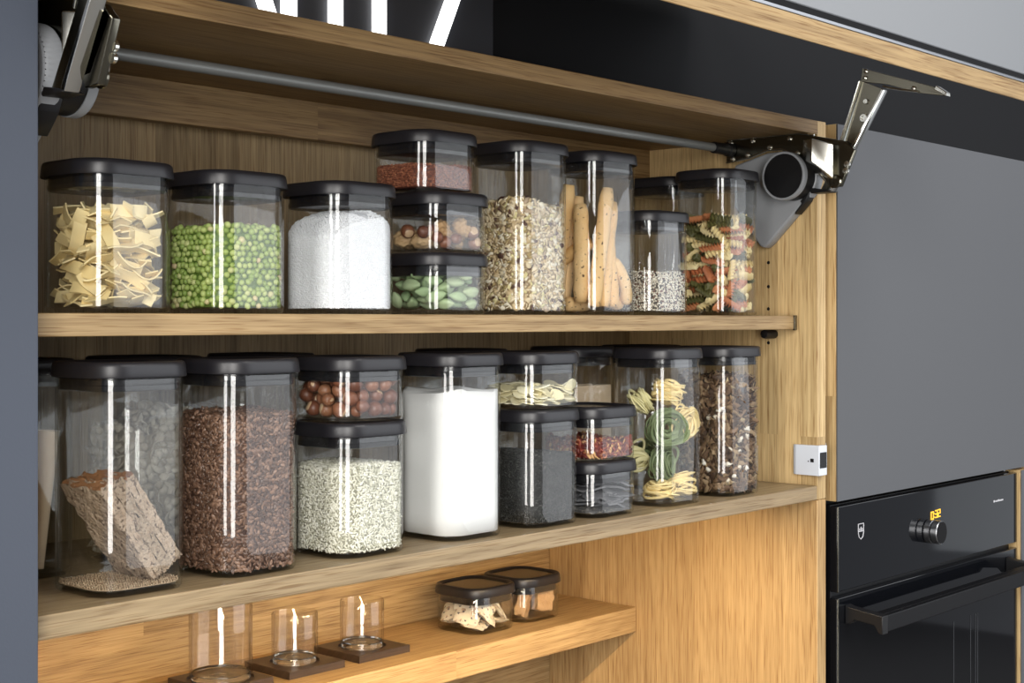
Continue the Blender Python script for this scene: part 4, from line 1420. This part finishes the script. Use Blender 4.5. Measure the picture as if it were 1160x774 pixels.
J = (1.5420, 1.3700, Z)
jar('low glass jar of brown biscuit chunks beside the wrapped squares', *J, HS, 'small jars on the niche shelf')
M_bis = perobj('biscuit_chunk', [(0, (0.56, 0.36, 0.19)), (1, (0.66, 0.46, 0.27))], 0.75, bump=(190, 0.8, 0.003), mottle=(110, (0.72, 0.60, 0.45)))
for i, (x, y, z, rx, ry, rz) in enumerate(((-0.020, -0.020, 0.0230, 0.2, 0.15, 0.5), (0.020, -0.022, 0.0250, -0.15, 0.2, -0.3), (-0.020, 0.020, 0.0240, 0.1, -0.2, 1.2), (0.021, 0.019, 0.0235, 0.2, 0.1, 0.2))):
    bm = bmesh.new()
    bmesh.ops.create_cube(bm, size=1.0)
    for v in bm.verts:
        v.co = Vector((v.co.x * 0.026, v.co.y * 0.015, v.co.z * 0.033))
    bmesh.ops.subdivide_edges(bm, edges=bm.edges[:], cuts=7, use_grid_fill=True)
    g = np.random.default_rng(i + 60)
    ph = g.uniform(0, 6, 6)
    for v in bm.verts:
        q = v.co.copy()
        v.co += q.normalized() * (0.0016 * math.sin(260 * q.x + ph[0]) * math.sin(230 * q.z + ph[1]) + 0.0010 * math.sin(520 * q.y + 430 * q.z + ph[2]))
    bmesh.ops.smooth_vert(bm, verts=bm.verts[:], factor=0.5)
    o = part('biscuit_chunk', MB().bm(bm), M_bis, None, (J[0] + x, J[1] + y, J[2] + z), (rx, ry, rz), angle=70)
    tag(o, 'rough brown biscuit chunk in the end jar on the niche shelf', 'biscuit', 'biscuit chunks in the low jar')

# coasters and tumblers
M_walnutwood = oak('dark_walnut', 'X', (0.070, 0.044, 0.028), (0.030, 0.019, 0.012), stave=0.2, length=3.0, rough=0.4)
M_tumbler = glass_thin('tumbler_thin', (0.99, 0.985, 0.975), (0.42, 0.33, 0.24), 0.07)
t = NT('tumbler_base_glass')
g2 = t.n('ShaderNodeBsdfGlass')
g2.inputs['IOR'].default_value = 1.45
g2.inputs['Roughness'].default_value = 0.0
t.l(g2.outputs[0], t.out.inputs[0])
M_tumblerbase = t.m
CW = 0.086
for i, (x, R, H, lab, lc) in enumerate(((0.9730, 0.0365, 0.108, 'tall clear glass tumbler, largest of three on niche coasters', 'dark walnut coaster under the tall tumbler'),
                                        (1.0830, 0.0280, 0.062, 'short clear glass tumbler between the tall one and another short one', 'dark walnut coaster under the middle tumbler'),
                                        (1.1930, 0.0280, 0.062, 'short clear glass tumbler nearest the jar of wrapped squares', 'dark walnut coaster nearest the jar of wrapped squares'))):
    cx, cy = x + CW / 2, 1.3285 + CW / 2
    cb = MB()
    h, n = CW / 2, 40
    sq = []
    for k in range(n):
        a = 2 * PI * k / n + PI / 4
        c_, s_ = math.cos(a), math.sin(a)
        m = max(abs(c_), abs(s_))
        sq.append((h * c_ / m, h * s_ / m))
    cr = R + 0.0025
    cir = [(math.cos(2 * PI * k / n + PI / 4), math.sin(2 * PI * k / n + PI / 4)) for k in range(n)]
    cb.loft([[(p[0], p[1], 0.0) for p in sq], [(p[0], p[1], 0.0085) for p in sq], [(p[0] * 0.985, p[1] * 0.985, 0.0092) for p in sq], [(p[0] * cr, p[1] * cr, 0.0092) for p in cir],
             [(p[0] * cr * 0.97, p[1] * cr * 0.97, 0.0060) for p in cir]])
    o = part('coaster', cb, M_walnutwood, None, (cx, cy, Z), angle=40)
    tag(o, lc, 'coaster', 'walnut coasters on the niche shelf')
    gl = MB()
    gl.lathe([(R * 0.80, 0.0), (R * 0.95, 0.0015), (R, 0.0055), (R, H - 0.0012), (R - 0.0006, H), (R - 0.0016, H), (R - 0.0022, H - 0.0012), (R - 0.0022, 0.0125), (R - 0.0030, 0.0100)], 'Z', 56, cap=False)
    o = part('tumbler', gl, M_tumbler, None, (cx, cy, Z + 0.0061), angle=50)
    part('base', MB().lathe([(R * 0.78, 0.0004), (R * 0.93, 0.0020), (R - 0.0026, 0.0055), (R - 0.0028, 0.0096), (R * 0.80, 0.0078), (R * 0.30, 0.0090), (0.0004, 0.0092)], 'Z', 56), M_tumblerbase, o, angle=50)
    tag(o, lab, 'glass', 'glass tumblers on the niche shelf')
